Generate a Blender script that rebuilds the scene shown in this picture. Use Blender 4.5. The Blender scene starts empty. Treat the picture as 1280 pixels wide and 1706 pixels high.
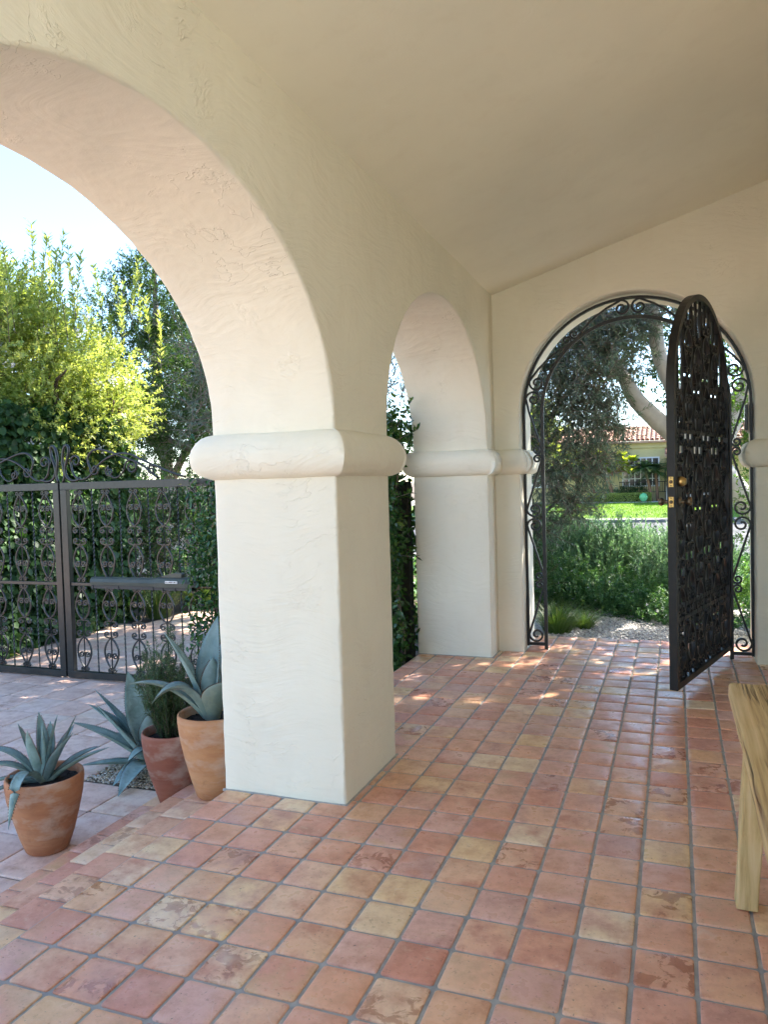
import bpy, bmesh, math, random
import numpy as np
from mathutils import Vector, Matrix, noise
rad = math.radians
S = bpy.context.scene
random.seed(7); RNG = np.random.default_rng(11)

# ------------------------------------------------------------------ camera
cam_d = bpy.data.cameras.new('camera'); cam = bpy.data.objects.new('camera', cam_d)
S.collection.objects.link(cam); S.camera = cam
YAW, PITCH, ROLL, EYE, FPX = 0.3633, 0.0391, -0.0279, 1.6, 1280.0
cy, sy, cp, sp = math.cos(YAW), math.sin(YAW), math.cos(PITCH), math.sin(PITCH)
fw = Vector((-sy*cp, cy*cp, -sp)); rt = Vector((cy, sy, 0)); up = rt.cross(fw)
rt2 = math.cos(ROLL)*rt + math.sin(ROLL)*up; up2 = -math.sin(ROLL)*rt + math.cos(ROLL)*up
mw = Matrix((rt2, up2, -fw)).transposed().to_4x4(); mw.translation = Vector((0, 0, EYE))
cam.matrix_world = mw
cam_d.sensor_fit = 'VERTICAL'; cam_d.sensor_height = 24.0; cam_d.lens = 24.0*FPX/1706.0
cam_d.clip_start = 0.05; cam_d.clip_end = 2000
S.render.resolution_x = 769; S.render.resolution_y = 1024

# ------------------------------------------------------------------ light
SUN_EL = rad(46); SUN_AZ = math.atan2(0.72, 1.0)          # azimuth from +Y towards +X
w = bpy.data.worlds.new('World'); S.world = w; w.use_nodes = True
nt = w.node_tree; nt.nodes.clear()
sky = nt.nodes.new('ShaderNodeTexSky'); sky.sky_type = 'NISHITA'; sky.sun_disc = False
sky.sun_elevation = SUN_EL; sky.sun_rotation = SUN_AZ
sky.air_density = 1.0; sky.dust_density = 0.2; sky.ozone_density = 3.2
bg = nt.nodes.new('ShaderNodeBackground'); bg.inputs['Strength'].default_value = 0.108
wo = nt.nodes.new('ShaderNodeOutputWorld')
nt.links.new(sky.outputs[0], bg.inputs[0]); nt.links.new(bg.outputs[0], wo.inputs[0])
sd = bpy.data.lights.new('sun', 'SUN'); sd.energy = 5.0; sd.angle = rad(0.5); sd.color = (1.0, 0.93, 0.82)
so = bpy.data.objects.new('sun', sd); S.collection.objects.link(so)
sdir = Vector((math.sin(SUN_AZ)*math.cos(SUN_EL), math.cos(SUN_AZ)*math.cos(SUN_EL), math.sin(SUN_EL)))
so.rotation_euler = sdir.to_track_quat('Z', 'Y').to_euler(); so.location = (10, 10, 20)
S.view_settings.view_transform = 'Standard'; S.view_settings.look = 'None'
S.view_settings.exposure = 2.45; S.view_settings.gamma = 1.0
S.view_settings.use_curve_mapping = False
try:
    S.cycles.use_adaptive_sampling = True; S.cycles.adaptive_threshold = .025; S.cycles.max_bounces = 6; S.cycles.diffuse_bounces = 6; S.cycles.glossy_bounces = 2; S.cycles.transmission_bounces = 4
except Exception: pass

# ------------------------------------------------------------------ helpers
COL = S.collection
def thing(name, label, cat, loc=(0, 0, 0), rz=0.0, group=None):
    o = bpy.data.objects.new(name, None); COL.objects.link(o); o.empty_display_size = .1
    o.location = loc; o.rotation_euler = (0, 0, rz); o['label'] = label; o['category'] = cat
    if group: o['group'] = group
    return o
def tag(o, label, cat, group=None, kind=None):
    o['label'] = label; o['category'] = cat
    if group: o['group'] = group
    if kind: o['kind'] = kind
    return o
def struct(o):
    o['kind'] = 'structure'; return o
def stuff(o, label, cat):
    o['kind'] = 'stuff'; o['label'] = label; o['category'] = cat; return o

class MB:
    """collects geometry, built as ONE mesh object"""
    def __init__(s): s.V = []; s.F = []; s.n = 0; s.SM = []; s.C = []
    def add(s, verts, faces, smooth=False, col=None):
        b = s.n; s.V.extend([tuple(v) for v in verts]); s.n += len(verts)
        for f in faces: s.F.append(tuple(i+b for i in f)); s.SM.append(smooth); s.C.append(col)
    def box(s, x0, x1, y0, y1, z0, z1, bev=0.0):
        if bev <= 0:
            v = [(x0,y0,z0),(x1,y0,z0),(x1,y1,z0),(x0,y1,z0),(x0,y0,z1),(x1,y0,z1),(x1,y1,z1),(x0,y1,z1)]
            s.add(v, [(0,3,2,1),(4,5,6,7),(0,1,5,4),(1,2,6,5),(2,3,7,6),(3,0,4,7)]); return
        bm = bmesh.new(); r = bmesh.ops.create_cube(bm, size=1)
        for q in bm.verts: q.co = Vector(((x0+x1)/2+q.co.x*(x1-x0), (y0+y1)/2+q.co.y*(y1-y0), (z0+z1)/2+q.co.z*(z1-z0)))
        bmesh.ops.bevel(bm, geom=bm.edges[:], offset=bev, segments=2, affect='EDGES', profile=.5)
        s.bm(bm)
    def bm(s, bm, smooth=False):
        bm.verts.index_update()
        s.add([v.co.copy() for v in bm.verts], [[v.index for v in f.verts] for f in bm.faces], smooth); bm.free()
    def tube(s, pts, r, sides=6, caps=True, smooth=True, flat=None, twist=0.0, closed=False):
        """sweep a regular polygon (or rectangle flat=(w,h)) along pts; r number or list"""
        pts = [Vector(p) for p in pts]; n = len(pts)
        if n < 2: return
        rs = r if isinstance(r, (list, tuple, np.ndarray)) else [r]*n
        T = []
        for i in range(n):
            if closed: t = pts[(i+1) % n]-pts[i-1]
            else: t = pts[min(i+1, n-1)]-pts[max(i-1, 0)]
            T.append(t.normalized() if t.length > 1e-9 else Vector((0, 0, 1)))
        a = Vector((0, 1, 0)) if abs(T[0].y) < .9 else Vector((1, 0, 0))
        U = (a-T[0]*a.dot(T[0])).normalized()
        V = []
        for i in range(n):
            U = (U-T[i]*U.dot(T[i]))
            U = U.normalized() if U.length > 1e-9 else Vector((1, 0, 0))
            W = T[i].cross(U); tw = twist*i
            for k in range(sides):
                if flat:
                    ca, sa = [(1, 1), (-1, 1), (-1, -1), (1, -1)][k]
                    p = U*(ca*flat[0]*rs[i])+W*(sa*flat[1]*rs[i])
                else:
                    an = 2*math.pi*k/sides+tw
                    p = (U*math.cos(an)+W*math.sin(an))*rs[i]
                V.append(pts[i]+p)
        F = []
        for i in range(n-1 if not closed else n):
            j = (i+1) % n
            for k in range(sides):
                l = (k+1) % sides
                F.append((i*sides+k, i*sides+l, j*sides+l, j*sides+k))
        if caps and not closed:
            F.append(tuple(range(sides))[::-1]); F.append(tuple((n-1)*sides+k for k in range(sides)))
        s.add(V, F, smooth)
    def lathe(s, prof, cx, cy_, seg=32, jit=None, smooth=True):
        V = []; n = len(prof)
        for i, (r, z) in enumerate(prof):
            for k in range(seg):
                a = 2*math.pi*k/seg
                rr = r*(1+(jit(a, z) if jit else 0))
                V.append((cx+rr*math.cos(a), cy_+rr*math.sin(a), z))
        F = []
        for i in range(n-1):
            for k in range(seg):
                l = (k+1) % seg; F.append((i*seg+k, i*seg+l, (i+1)*seg+l, (i+1)*seg+k))
        F.append(tuple(range(seg))[::-1]); F.append(tuple((n-1)*seg+k for k in range(seg)))
        s.add(V, F, smooth)
    def build(s, name, mat, parent=None, bevel=None):
        me = bpy.data.meshes.new(name); me.from_pydata(s.V, [], s.F); me.update()
        me.polygons.foreach_set('use_smooth', s.SM)
        if any(c is not None for c in s.C):
            ca = me.color_attributes.new('rnd', 'FLOAT_COLOR', 'CORNER')
            out = []
            for p, c in zip(me.polygons, s.C):
                c = c or (0.5, .5, .5); out.extend([c[0], c[1], c[2], 1.0]*p.loop_total)
            ca.data.foreach_set('color', out)
        o = bpy.data.objects.new(name, me); COL.objects.link(o)
        if mat: me.materials.append(mat)
        if parent: o.parent = parent
        if bevel:
            md = o.modifiers.new('b', 'BEVEL'); md.width = bevel; md.segments = 2; md.limit_method = 'ANGLE'; md.angle_limit = rad(40)
        return o

def np_mesh(name, V, F, mat, parent=None, rnd=None, smooth=False):
    """V (n,3); F (m,k) constant-size faces; rnd (m,3) per face"""
    V = np.asarray(V, np.float32); F = np.asarray(F, np.int32); m, k = F.shape
    me = bpy.data.meshes.new(name)
    me.vertices.add(len(V)); me.vertices.foreach_set('co', V.ravel())
    me.loops.add(m*k); me.loops.foreach_set('vertex_index', F.ravel())
    me.polygons.add(m); me.polygons.foreach_set('loop_start', np.arange(0, m*k, k, dtype=np.int32))
    try: me.polygons.foreach_set('loop_total', np.full(m, k, dtype=np.int32))
    except Exception: pass
    me.update(calc_edges=True)
    if smooth: me.polygons.foreach_set('use_smooth', [True]*m)
    if rnd is not None:
        ca = me.color_attributes.new('rnd', 'FLOAT_COLOR', 'CORNER')
        c = np.ones((m, k, 4), np.float32); c[:, :, :3] = rnd[:, None, :]
        ca.data.foreach_set('color', c.ravel())
    o = bpy.data.objects.new(name, me); COL.objects.link(o)
    if mat: me.materials.append(mat)
    if parent: o.parent = parent
    return o

def nrm(a):
    return a/np.maximum(np.linalg.norm(a, axis=-1, keepdims=True), 1e-9)
def leaf_arrays(P, D, N, L, W, fold=.25, full=False, curl=0.0):
    P = np.asarray(P, float); n = len(P)
    D = nrm(D); S_ = nrm(np.cross(D, N)); N = nrm(np.cross(S_, D))
    L = np.broadcast_to(np.asarray(L, float), (n,))[:, None]; W = np.broadcast_to(np.asarray(W, float), (n,))[:, None]
    rn = RNG.random((n, 3))
    if not full:
        m = P+D*L*.42+N*W*fold
        V = np.stack([P, m-S_*W*.5, P+D*L-N*L*curl, m+S_*W*.5], 1).reshape(-1, 3)
        b = np.arange(n)[:, None]*4
        F = np.concatenate([b+np.array([[0, 2, 1]]), b+np.array([[0, 3, 2]])], 1).reshape(-1, 3)
        return V, F, np.repeat(rn, 2, 0)
    a1 = P+D*L*.22+N*W*fold*.6; a2 = P+D*L*.6+N*W*fold*.7-N*L*curl*.4
    c1 = P+D*L*.5-N*L*curl*.2
    V = np.stack([P, a1-S_*W*.42, a2-S_*W*.44, P+D*L-N*L*curl, a2+S_*W*.44, a1+S_*W*.42, c1], 1).reshape(-1, 3)
    b = np.arange(n)[:, None]*7
    F = np.concatenate([b+np.array([[0, 6, 2, 1]]), b+np.array([[6, 3, 3, 2]]), b+np.array([[0, 5, 4, 6]]), b+np.array([[6, 4, 3, 3]])], 1).reshape(-1, 4)
    F = np.concatenate([b+np.array([[0, 6, 1]]), b+np.array([[1, 6, 2]]), b+np.array([[6, 3, 2]]), b+np.array([[0, 5, 6]]), b+np.array([[5, 4, 6]]), b+np.array([[6, 4, 3]])], 1).reshape(-1, 3)
    return V, F, np.repeat(rn, 6, 0)
def leaves(name, P, D, N, L, W, mat, parent, **k):
    V, F, R = leaf_arrays(P, D, N, L, W, **k)
    return np_mesh(name, V, F, mat, parent, R)
def merge(parts):
    Vs, Fs, Rs = [], [], []; b = 0
    for V, F, R in parts:
        Vs.append(V); Fs.append(F+b); Rs.append(R); b += len(V)
    return np.concatenate(Vs), np.concatenate(Fs), np.concatenate(Rs)
def rdir(n): return nrm(RNG.normal(size=(n, 3)))
def twig_leaves(bases, tips, per, L, W, spread=.9, droop=0.0, fold=.25, full=False, jitter=.0, curl=.0):
    """leaves along straight twigs; returns arrays"""
    bases = np.asarray(bases, float); tips = np.asarray(tips, float); n = len(bases)
    ax = tips-bases; a = np.repeat(nrm(ax), per, 0)
    t = RNG.random((n, per)); t = np.sort(t, 1).ravel()[:, None]
    P = np.repeat(bases, per, 0)+np.repeat(ax, per, 0)*(.1+.9*t)
    side = rdir(n*per); side = nrm(side-a*(side*a).sum(1, keepdims=True))
    D = nrm(a*(1-spread*.55)+side*spread+np.array([0, 0, -droop])+RNG.normal(size=(n*per, 3))*jitter)
    N = nrm(np.array([0, 0, 1.])+a*.3+RNG.normal(size=(n*per, 3))*.35)
    Ls = L*(.65+.6*RNG.random(n*per)); Ws = W*(.7+.5*RNG.random(n*per))
    return leaf_arrays(P, D, N, Ls, Ws, fold, full, curl)
def crown(blobs, ntw, twl, per, L, W, up_bias=.3, shell=.55, **k):
    """blobs: (cx,cy,cz,rx,ry,rz,weight). twigs start inside each lobe and point outwards"""
    B = []; T = []
    ws = np.array([b[6] if len(b) > 6 else b[3]*b[4]+b[4]*b[5] for b in blobs]); ws = ws/ws.sum()
    for b, wgt in zip(blobs, ws):
        n = max(4, int(ntw*wgt)); d = rdir(n)
        rr = shell+(1-shell)*RNG.random(n)**.6
        # clumpy radius
        f = np.array([noise.noise(Vector((q[0]*2.3+b[0], q[1]*2.3+b[1], q[2]*2.3+b[2]))) for q in d])
        rr = rr*(1+.35*f)
        c = np.array(b[:3]); R = np.array(b[3:6])
        p = c+d*R*rr[:, None]
        dd = nrm(d*np.array([1, 1, 1])+np.array([0, 0, up_bias])+RNG.normal(size=(n, 3))*.45)
        l = twl*(.5+RNG.random(n))[:, None]
        B.append(p-dd*l*.5); T.append(p+dd*l*.5)
    B = np.concatenate(B); T = np.concatenate(T)
    return twig_leaves(B, T, per, L, W, **k), B, T
def twig_sticks(mb, B, T, r, every=1):
    for b, t in list(zip(B, T))[::every]: mb.tube([b, t], [r, r*.5], 3, caps=False)
def limb(mb, pts, r0, r1, sides=8, wob=.0, n=10):
    """smooth tapered limb through pts (Catmull-Rom)"""
    P = [Vector(p) for p in pts]; P = [P[0]*2-P[1]]+P+[P[-1]*2-P[-2]]
    out = []
    for i in range(1, len(P)-2):
        for q in range(n):
            t = q/n
            a, b, c, d = P[i-1], P[i], P[i+1], P[i+2]
            out.append(.5*((2*b)+(c-a)*t+(2*a-5*b+4*c-d)*t*t+(3*b-3*c+d-a)*t**3))
    out.append(P[-2])
    m = len(out)
    out = [p+Vector((noise.noise(p*2.1), noise.noise(p*2.1+Vector((9, 0, 0))), 0))*wob for p in out]
    rs = [(r0+(r1-r0)*(i/(m-1)))*(1+.12*noise.noise(out[i]*3)) for i in range(m)]
    mb.tube(out, rs, sides)
    return out

# ------------------------------------------------------------------ materials
def mat(name, base=(.5, .5, .5), rough=.6, metal=0.0, spec=.5):
    m = bpy.data.materials.new(name); m.use_nodes = True
    b = m.node_tree.nodes['Principled BSDF']
    b.inputs['Base Color'].default_value = (*base, 1); b.inputs['Roughness'].default_value = rough
    b.inputs['Metallic'].default_value = metal; b.inputs['Specular IOR Level'].default_value = spec
    return m
class NT:
    def __init__(s, m): s.t = m.node_tree; s.b = s.t.nodes['Principled BSDF']
    def n(s, t, **k):
        x = s.t.nodes.new(t)
        for a, v in k.items(): setattr(x, a, v)
        return x
    def l(s, a, b): s.t.links.new(a, b)
    def co(s): 
        return s.n('ShaderNodeTexCoord').outputs['Object']
    def noise(s, v, scale, detail=4, rough=.55, dist=0.0):
        x = s.n('ShaderNodeTexNoise'); x.inputs['Scale'].default_value = scale; x.inputs['Detail'].default_value = detail
        x.inputs['Roughness'].default_value = rough; x.inputs['Distortion'].default_value = dist
        s.l(v, x.inputs['Vector']); return x.outputs['Fac']
    def map(s, v, sc=(1, 1, 1), loc=(0, 0, 0), rot=(0, 0, 0)):
        x = s.n('ShaderNodeMapping'); x.inputs['Scale'].default_value = sc; x.inputs['Location'].default_value = loc
        x.inputs['Rotation'].default_value = rot; s.l(v, x.inputs['Vector']); return x.outputs[0]
    def math(s, op, a, b=None, clamp=False):
        x = s.n('ShaderNodeMath', operation=op, use_clamp=clamp)
        for i, q in enumerate((a, b)):
            if q is None: continue
            if isinstance(q, (int, float)): x.inputs[i].default_value = q
            else: s.l(q, x.inputs[i])
        return x.outputs[0]
    def rng(s, v, a, b, c=0.0, d=1.0):
        x = s.n('ShaderNodeMapRange'); x.inputs[1].default_value = a; x.inputs[2].default_value = b
        x.inputs[3].default_value = c; x.inputs[4].default_value = d; s.l(v, x.inputs[0]); return x.outputs[0]
    def ramp(s, v, stops, interp='LINEAR'):
        x = s.n('ShaderNodeValToRGB'); e = x.color_ramp.elements; x.color_ramp.interpolation = interp
        while len(e) < len(stops): e.new(.5)
        for q, (p, c) in zip(e, stops): q.position = p; q.color = (*c, 1)
        s.l(v, x.inputs[0]); return x.outputs[0]
    def mix(s, f, a, b, mode='MIX'):
        x = s.n('ShaderNodeMix', data_type='RGBA', blend_type=mode)
        for i, q in ((0, f), (6, a), (7, b)):
            if isinstance(q, (int, float)): x.inputs[i].default_value = q
            elif isinstance(q, tuple): x.inputs[i].default_value = (*q, 1)
            else: s.l(q, x.inputs[i])
        return x.outputs[2]
    def bump(s, h, strength=.3, dist=.01, prev=None):
        x = s.n('ShaderNodeBump'); x.inputs['Strength'].default_value = strength; x.inputs['Distance'].default_value = dist
        s.l(h, x.inputs['Height'])
        if prev: s.l(prev, x.inputs['Normal'])
        return x.outputs[0]
    def attr(s, name='rnd'):
        x = s.n('ShaderNodeAttribute', attribute_name=name)
        y = s.n('ShaderNodeSeparateColor'); s.l(x.outputs['Color'], y.inputs[0]); return y.outputs

def stucco(name, base, amt=1.0):
    m = mat(name, base, .82, spec=.25); t = NT(m); c = t.co()
    big = t.noise(c, 1.1, 3)
    col = t.mix(t.rng(big, .35, .7), tuple(x*.95 for x in base), tuple(min(1, x*1.02) for x in base))
    col = t.mix(t.rng(t.noise(t.map(c, (6, 6, 2.2)), 1.2, 4, .65), .52, .75, 0, .22), col, tuple(x*q for x, q in zip(base, (.86, .83, .78))))
    t.l(col, t.b.inputs['Base Color'])
    warp = t.n('ShaderNodeVectorMath', operation='ADD')
    nz = t.n('ShaderNodeTexNoise'); nz.inputs['Scale'].default_value = 1.6; nz.inputs['Detail'].default_value = 1; t.l(c, nz.inputs['Vector'])
    sc = t.n('ShaderNodeVectorMath', operation='SCALE'); sc.inputs['Scale'].default_value = .45
    t.l(nz.outputs['Color'], sc.inputs[0]); t.l(c, warp.inputs[0]); t.l(sc.outputs[0], warp.inputs[1])
    wv = warp.outputs[0]
    # broad trowel sweeps whose direction drifts, everywhere
    st = t.noise(t.map(wv, (4, 4, 34), rot=(.5, .3, 0)), 1.0, 3, .6)
    b1 = t.bump(st, .55*amt, .010)
    # ridges left by the trowel edge: iso-lines of a stretched noise, only here and there
    rg = t.noise(t.map(wv, (5, 5, 11), (3, 1, 7), (.2, .5, 0)), 1.0, 3, .55)
    ln_ = t.rng(t.math('ABSOLUTE', t.math('SUBTRACT', rg, .5)), 0, .012, 1, 0)
    rm = t.rng(t.noise(c, 2.6, 2, .5), .50, .62)
    b2 = t.bump(t.math('MULTIPLY', ln_, rm), .55*amt, .005, b1)
    # small crumbled areas
    pm = t.rng(t.noise(c, 4.4, 2, .5), .60, .68)
    cr = t.noise(t.map(wv, (30, 30, 42)), 1.0, 3, .6)
    b3 = t.bump(t.math('MULTIPLY', t.rng(cr, .44, .56), pm), .45*amt, .005, b2)
    b5 = t.bump(t.noise(c, 130, 2, .6), .22*amt, .003, b3)
    b6 = t.bump(t.noise(c, 6, 2, .5), .5*amt, .022, b5)
    t.l(b6, t.b.inputs['Normal'])
    return m
M = {}
M['stucco'] = stucco('stucco', (.85, .81, .665))
M['ceiling'] = stucco('ceiling_plaster', (.90, .865, .71), .25)
def tile_mat(name, stops, patch=.5, rough=(.30, .62), sat=1.0):
    m = mat(name, (.4, .2, .1), .45, spec=.42); t = NT(m); c = t.co(); R, G, B = t.attr()[:3]
    cb = t.n('ShaderNodeCombineXYZ'); 
    t.l(t.math('MULTIPLY', B, 37.0), cb.inputs[0]); t.l(t.math('MULTIPLY', G, 23.0), cb.inputs[1]); t.l(t.math('MULTIPLY', R, 31.0), cb.inputs[2])
    ad = t.n('ShaderNodeVectorMath', operation='ADD'); t.l(c, ad.inputs[0]); t.l(cb.outputs[0], ad.inputs[1]); v = ad.outputs[0]
    base = t.ramp(R, stops)
    # cloud from the kiln: neighbour colour drifts across the tile
    alt = t.ramp(G, stops)
    base = t.mix(t.rng(t.noise(v, 4.5, 4, .6), .44, .66, 0, .8), base, alt)
    base = t.mix(t.rng(t.noise(v, 9, 6, .7), .42, .66, 0, .75), base, t.mix(1.0, base, (.70, .58, .54), 'MULTIPLY'))
    base = t.mix(t.rng(t.noise(v, 16, 5, .72, .5), .56, .72, 0, .40), base, (.78, .55, .36))
    fl_ = t.noise(t.map(v, (1, 1, 1), (3, 8, 1)), 48, 3, .75)
    base = t.mix(t.rng(fl_, .62, .74, 0, .4), base, (.80, .60, .42))
    base = t.mix(t.rng(fl_, .30, .40, .45, 0), base, t.mix(1.0, base, (.45, .36, .34), 'MULTIPLY'))
    scr = t.n('ShaderNodeTexVoronoi', feature='DISTANCE_TO_EDGE'); scr.inputs['Scale'].default_value = 9
    t.l(t.map(v, (1, .35, 1), rot=(0, 0, .7)), scr.inputs['Vector'])
    base = t.mix(t.math('MULTIPLY', t.rng(scr.outputs['Distance'], 0, .012, 1, 0), t.rng(t.noise(v, 6, 2), .60, .66, 0, .22)), base, (.78, .68, .58))
    # worn sealer: darker wet-looking islands on some tiles
    isl = t.math('MULTIPLY', t.rng(t.noise(v, 15, 5, .62, .8), .50, .56), t.rng(t.noise(v, 4, 2), .38, .5))
    on = t.math('MULTIPLY', isl, t.rng(B, 1-patch*.38, 1-patch*.38+.02))
    base = t.mix(t.math('MULTIPLY', on, .72), base, t.mix(1.0, base, (.58, .42, .38), 'MULTIPLY'))
    pit = t.rng(t.noise(v, 70, 2, .5), .70, .76)
    base = t.mix(t.math('MULTIPLY', pit, .55), base, (.10, .06, .045))
    t.l(base, t.b.inputs['Base Color'])
    r = t.rng(t.noise(v, 9, 4, .6), .3, .7, rough[0], rough[1])
    r = t.math('SUBTRACT', r, t.math('MULTIPLY', on, .16)); t.l(r, t.b.inputs['Roughness'])
    b1 = t.bump(t.noise(v, 12, 3, .5), .35, .006); b2 = t.bump(t.noise(v, 60, 4, .6), .22, .002, b1)
    b3 = t.bump(pit, .5, -.002, b2); t.l(b3, t.b.inputs['Normal'])
    return m
TS = [(0.0, (.68, .29, .135)), (.13, (.52, .165, .085)), (.24, (.68, .36, .19)), (.36, (.60, .225, .11)),
      (.48, (.66, .34, .235)), (.58, (.48, .22, .16)), (.68, (.72, .37, .15)), (.76, (.60, .24, .15)), (.86, (.74, .43, .17)), (.94, (.76, .50, .30)), (1.0, (.68, .33, .16))]
TS = [(p, tuple(v_*.80+q_*.20 for v_, q_ in zip((min(.86, c[0]*1.22), c[1]*1.30, c[2]*1.32), (.80, .60, .53)))) for p, c in TS]
M['tile'] = tile_mat('saltillo_tile', TS, .40, (.24, .50))
M['tread'] = tile_mat('tread_tile', TS, .3, (.4, .65))
PS = [(0.0, (.78, .54, .42)), (.25, (.70, .47, .36)), (.5, (.82, .59, .47)), (.75, (.74, .55, .46)), (1.0, (.78, .60, .44))]
M['paver'] = tile_mat('courtyard_paver', PS, .1, (.5, .75))
def grout_mat(name, base):
    m = mat(name, base, .85); t = NT(m); c = t.co()
    t.l(t.ramp(t.noise(c, 18, 5, .65), [(.3, tuple(x*.72 for x in base)), (.7, tuple(x*1.15 for x in base))]), t.b.inputs['Base Color'])
    t.l(t.bump(t.noise(c, 120, 3), .4, .002), t.b.inputs['Normal']); return m
M['grout'] = grout_mat('grout', (.40, .39, .36))
def noisy(name, a, b, scale=6, rough=.8, bump=.3, bscale=40, bd=.01, spec=.4, lo=.35, hi=.65):
    m = mat(name, a, rough, spec=spec); t = NT(m); c = t.co()
    t.l(t.ramp(t.noise(c, scale, 5, .6), [(lo, a), (hi, b)]), t.b.inputs['Base Color'])
    t.l(t.bump(t.noise(c, bscale, 4, .6), bump, bd), t.b.inputs['Normal']); return m
M['iron'] = noisy('black_wrought_iron', (.006, .006, .0065), (.011, .0105, .0105), 20, .42, .15, 160, .001, .5)
M['iron2'] = noisy('dark_grey_iron', (.009, .0105, .011), (.018, .020, .020), 14, .30, .15, 160, .001, .5)
M['brass'] = mat('brass', (.62, .42, .16), .28, 1.0)
M['bronze'] = mat('aged_bronze', (.20, .15, .10), .38, .9)
M['opener'] = noisy('grey_green_plastic', (.050, .058, .046), (.066, .075, .060), 5, .42, .05, 100, .001)
M['opener_dark'] = mat('dark_underside_plastic', (.012, .014, .018), .5)
M['sticker'] = mat('white_sticker', (.75, .74, .72), .4)
M['sticker_ink'] = mat('dark_sticker_ink', (.06, .02, .02), .5)
M['soil'] = noisy('potting_soil', (.012, .009, .007), (.035, .026, .019), 60, .95, 1.0, 90, .02)
M['earth'] = noisy('garden_earth', (.07, .05, .035), (.13, .10, .07), 3, .95, .6, 30, .03)
M['asphalt'] = noisy('asphalt', (.045, .047, .052), (.065, .068, .075), 1.2, .85, .3, 60, .01)
M['concrete'] = noisy('pale_concrete', (.42, .40, .36), (.52, .49, .44), 2, .85, .2, 30, .01)
M['kerb'] = noisy('grey_kerb_concrete', (.16, .155, .145), (.22, .21, .19), 2, .85, .2, 30, .01)
M['bounce_slab'] = noisy('warm_bounce_paving', (.70, .61, .48), (.76, .67, .54), 2, .85, .2, 30, .01)  # pale warm tone chosen to throw sunlight back into the porch
M['plastic_cream'] = mat('cream_plastic', (.62, .58, .48), .45)
M['plastic_dark'] = mat('dark_plastic', (.012, .012, .014), .25)
def terracotta(name, a, b, c3):
    m = mat(name, a, .72, spec=.3); t = NT(m); c = t.co()
    col = t.mix(t.rng(t.noise(t.map(c, (3, 3, 7)), 1.4, 4, .6), .38, .66), a, b)
    st = t.noise(t.map(c, (1.2, 1.2, 22)), 1.6, 3, .6)
    col = t.mix(t.rng(st, .48, .68, 0, .35), col, c3)
    col = t.mix(t.rng(t.noise(c, 26, 5, .7), .55, .75, 0, .4), col, tuple(x*.68 for x in a))
    bl = t.rng(t.noise(t.map(c, (1, 1, 2), (4, 2, 7)), 5, 4, .6), .52, .70, 0, .50)
    col = t.mix(bl, col, (.60, .48, .38))
    col = t.mix(t.rng(t.noise(t.map(c, (1, 1, 1), (9, 1, 3)), 9, 5, .7), .56, .70, 0, .45), col, (.22, .10, .06))
    t.l(col, t.b.inputs['Base Color'])
    b1 = t.bump(t.noise(t.map(c, (1, 1, 60)), 2.2, 2, .4), .12, .003); b2 = t.bump(t.noise(c, 90, 4), .15, .002, b1)
    t.l(b2, t.b.inputs['Normal']); return m
M['pot_a'] = terracotta('terracotta_orange', (.47, .205, .095), (.36, .135, .065), (.52, .29, .17))
M['pot_b'] = terracotta('terracotta_red', (.36, .125, .075), (.29, .095, .06), (.42, .20, .14))
M['pot_c'] = terracotta('terracotta_buff', (.54, .27, .125), (.43, .185, .085), (.56, .34, .21))
def leafmat(name, a, b, c3=None, trans=.35, rough=.45, tcol=None, spec=.4, mottle=True):
    """a..b per-leaf colour range, c3 rare leaf colour"""
    m = bpy.data.materials.new(name); m.use_nodes = True; t = NT(m); R, G, B = t.attr()[:3]
    stops = [(0, a), (.85, b)] + ([(.9, b), (1.0, c3)] if c3 else [])
    col = t.ramp(R, stops)
    if mottle:
        c = t.co(); col = t.mix(t.rng(t.noise(c, 1.3, 3), .4, .65, 0, .5), col, t.mix(1.0, col, (.62, .75, .6), 'MULTIPLY'))
    t.l(col, t.b.inputs['Base Color']); t.b.inputs['Roughness'].default_value = rough; t.b.inputs['Specular IOR Level'].default_value = spec
    tr = t.n('ShaderNodeBsdfTranslucent'); mx = t.n('ShaderNodeMixShader'); mx.inputs[0].default_value = trans
    tc = t.mix(1.0, col, tcol or (1.9, 1.9, .7), 'MULTIPLY'); t.l(tc, tr.inputs['Color'])
    out = t.t.nodes['Material Output']
    t.l(t.b.outputs[0], mx.inputs[1]); t.l(tr.outputs[0], mx.inputs[2]); t.l(mx.outputs[0], out.inputs['Surface'])
    return m
M['ivy'] = leafmat('ivy_leaf', (.022, .06, .018), (.055, .12, .035), (.13, .20, .05), .25, .48, spec=.25)
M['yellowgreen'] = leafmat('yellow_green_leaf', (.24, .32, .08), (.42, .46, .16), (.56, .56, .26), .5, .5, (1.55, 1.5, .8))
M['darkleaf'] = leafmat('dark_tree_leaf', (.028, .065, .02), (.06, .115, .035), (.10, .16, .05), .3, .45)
M['olive'] = leafmat('olive_leaf', (.10, .14, .11), (.19, .235, .18), (.38, .41, .34), .25, .42, (1.5, 1.6, .9))
M['jasmine'] = leafmat('jasmine_leaf', (.025, .07, .018), (.055, .13, .03), (.13, .21, .04), .22, .25, spec=.5)
M['shrub'] = leafmat('grey_green_shrub_leaf', (.10, .19, .125), (.19, .31, .20), (.28, .39, .25), .35, .5, (1.5, 1.6, .9))
M['cover'] = leafmat('groundcover_leaf', (.05, .13, .05), (.11, .22, .09), (.17, .27, .09), .3, .45)
M['bush'] = leafmat('round_bush_leaf', (.03, .07, .022), (.06, .12, .035), None, .3, .45)
M['rosemary'] = leafmat('rosemary_needle', (.06, .105, .045), (.13, .19, .085), (.20, .25, .11), .25, .5, (1.4, 1.5, .9))
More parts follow.
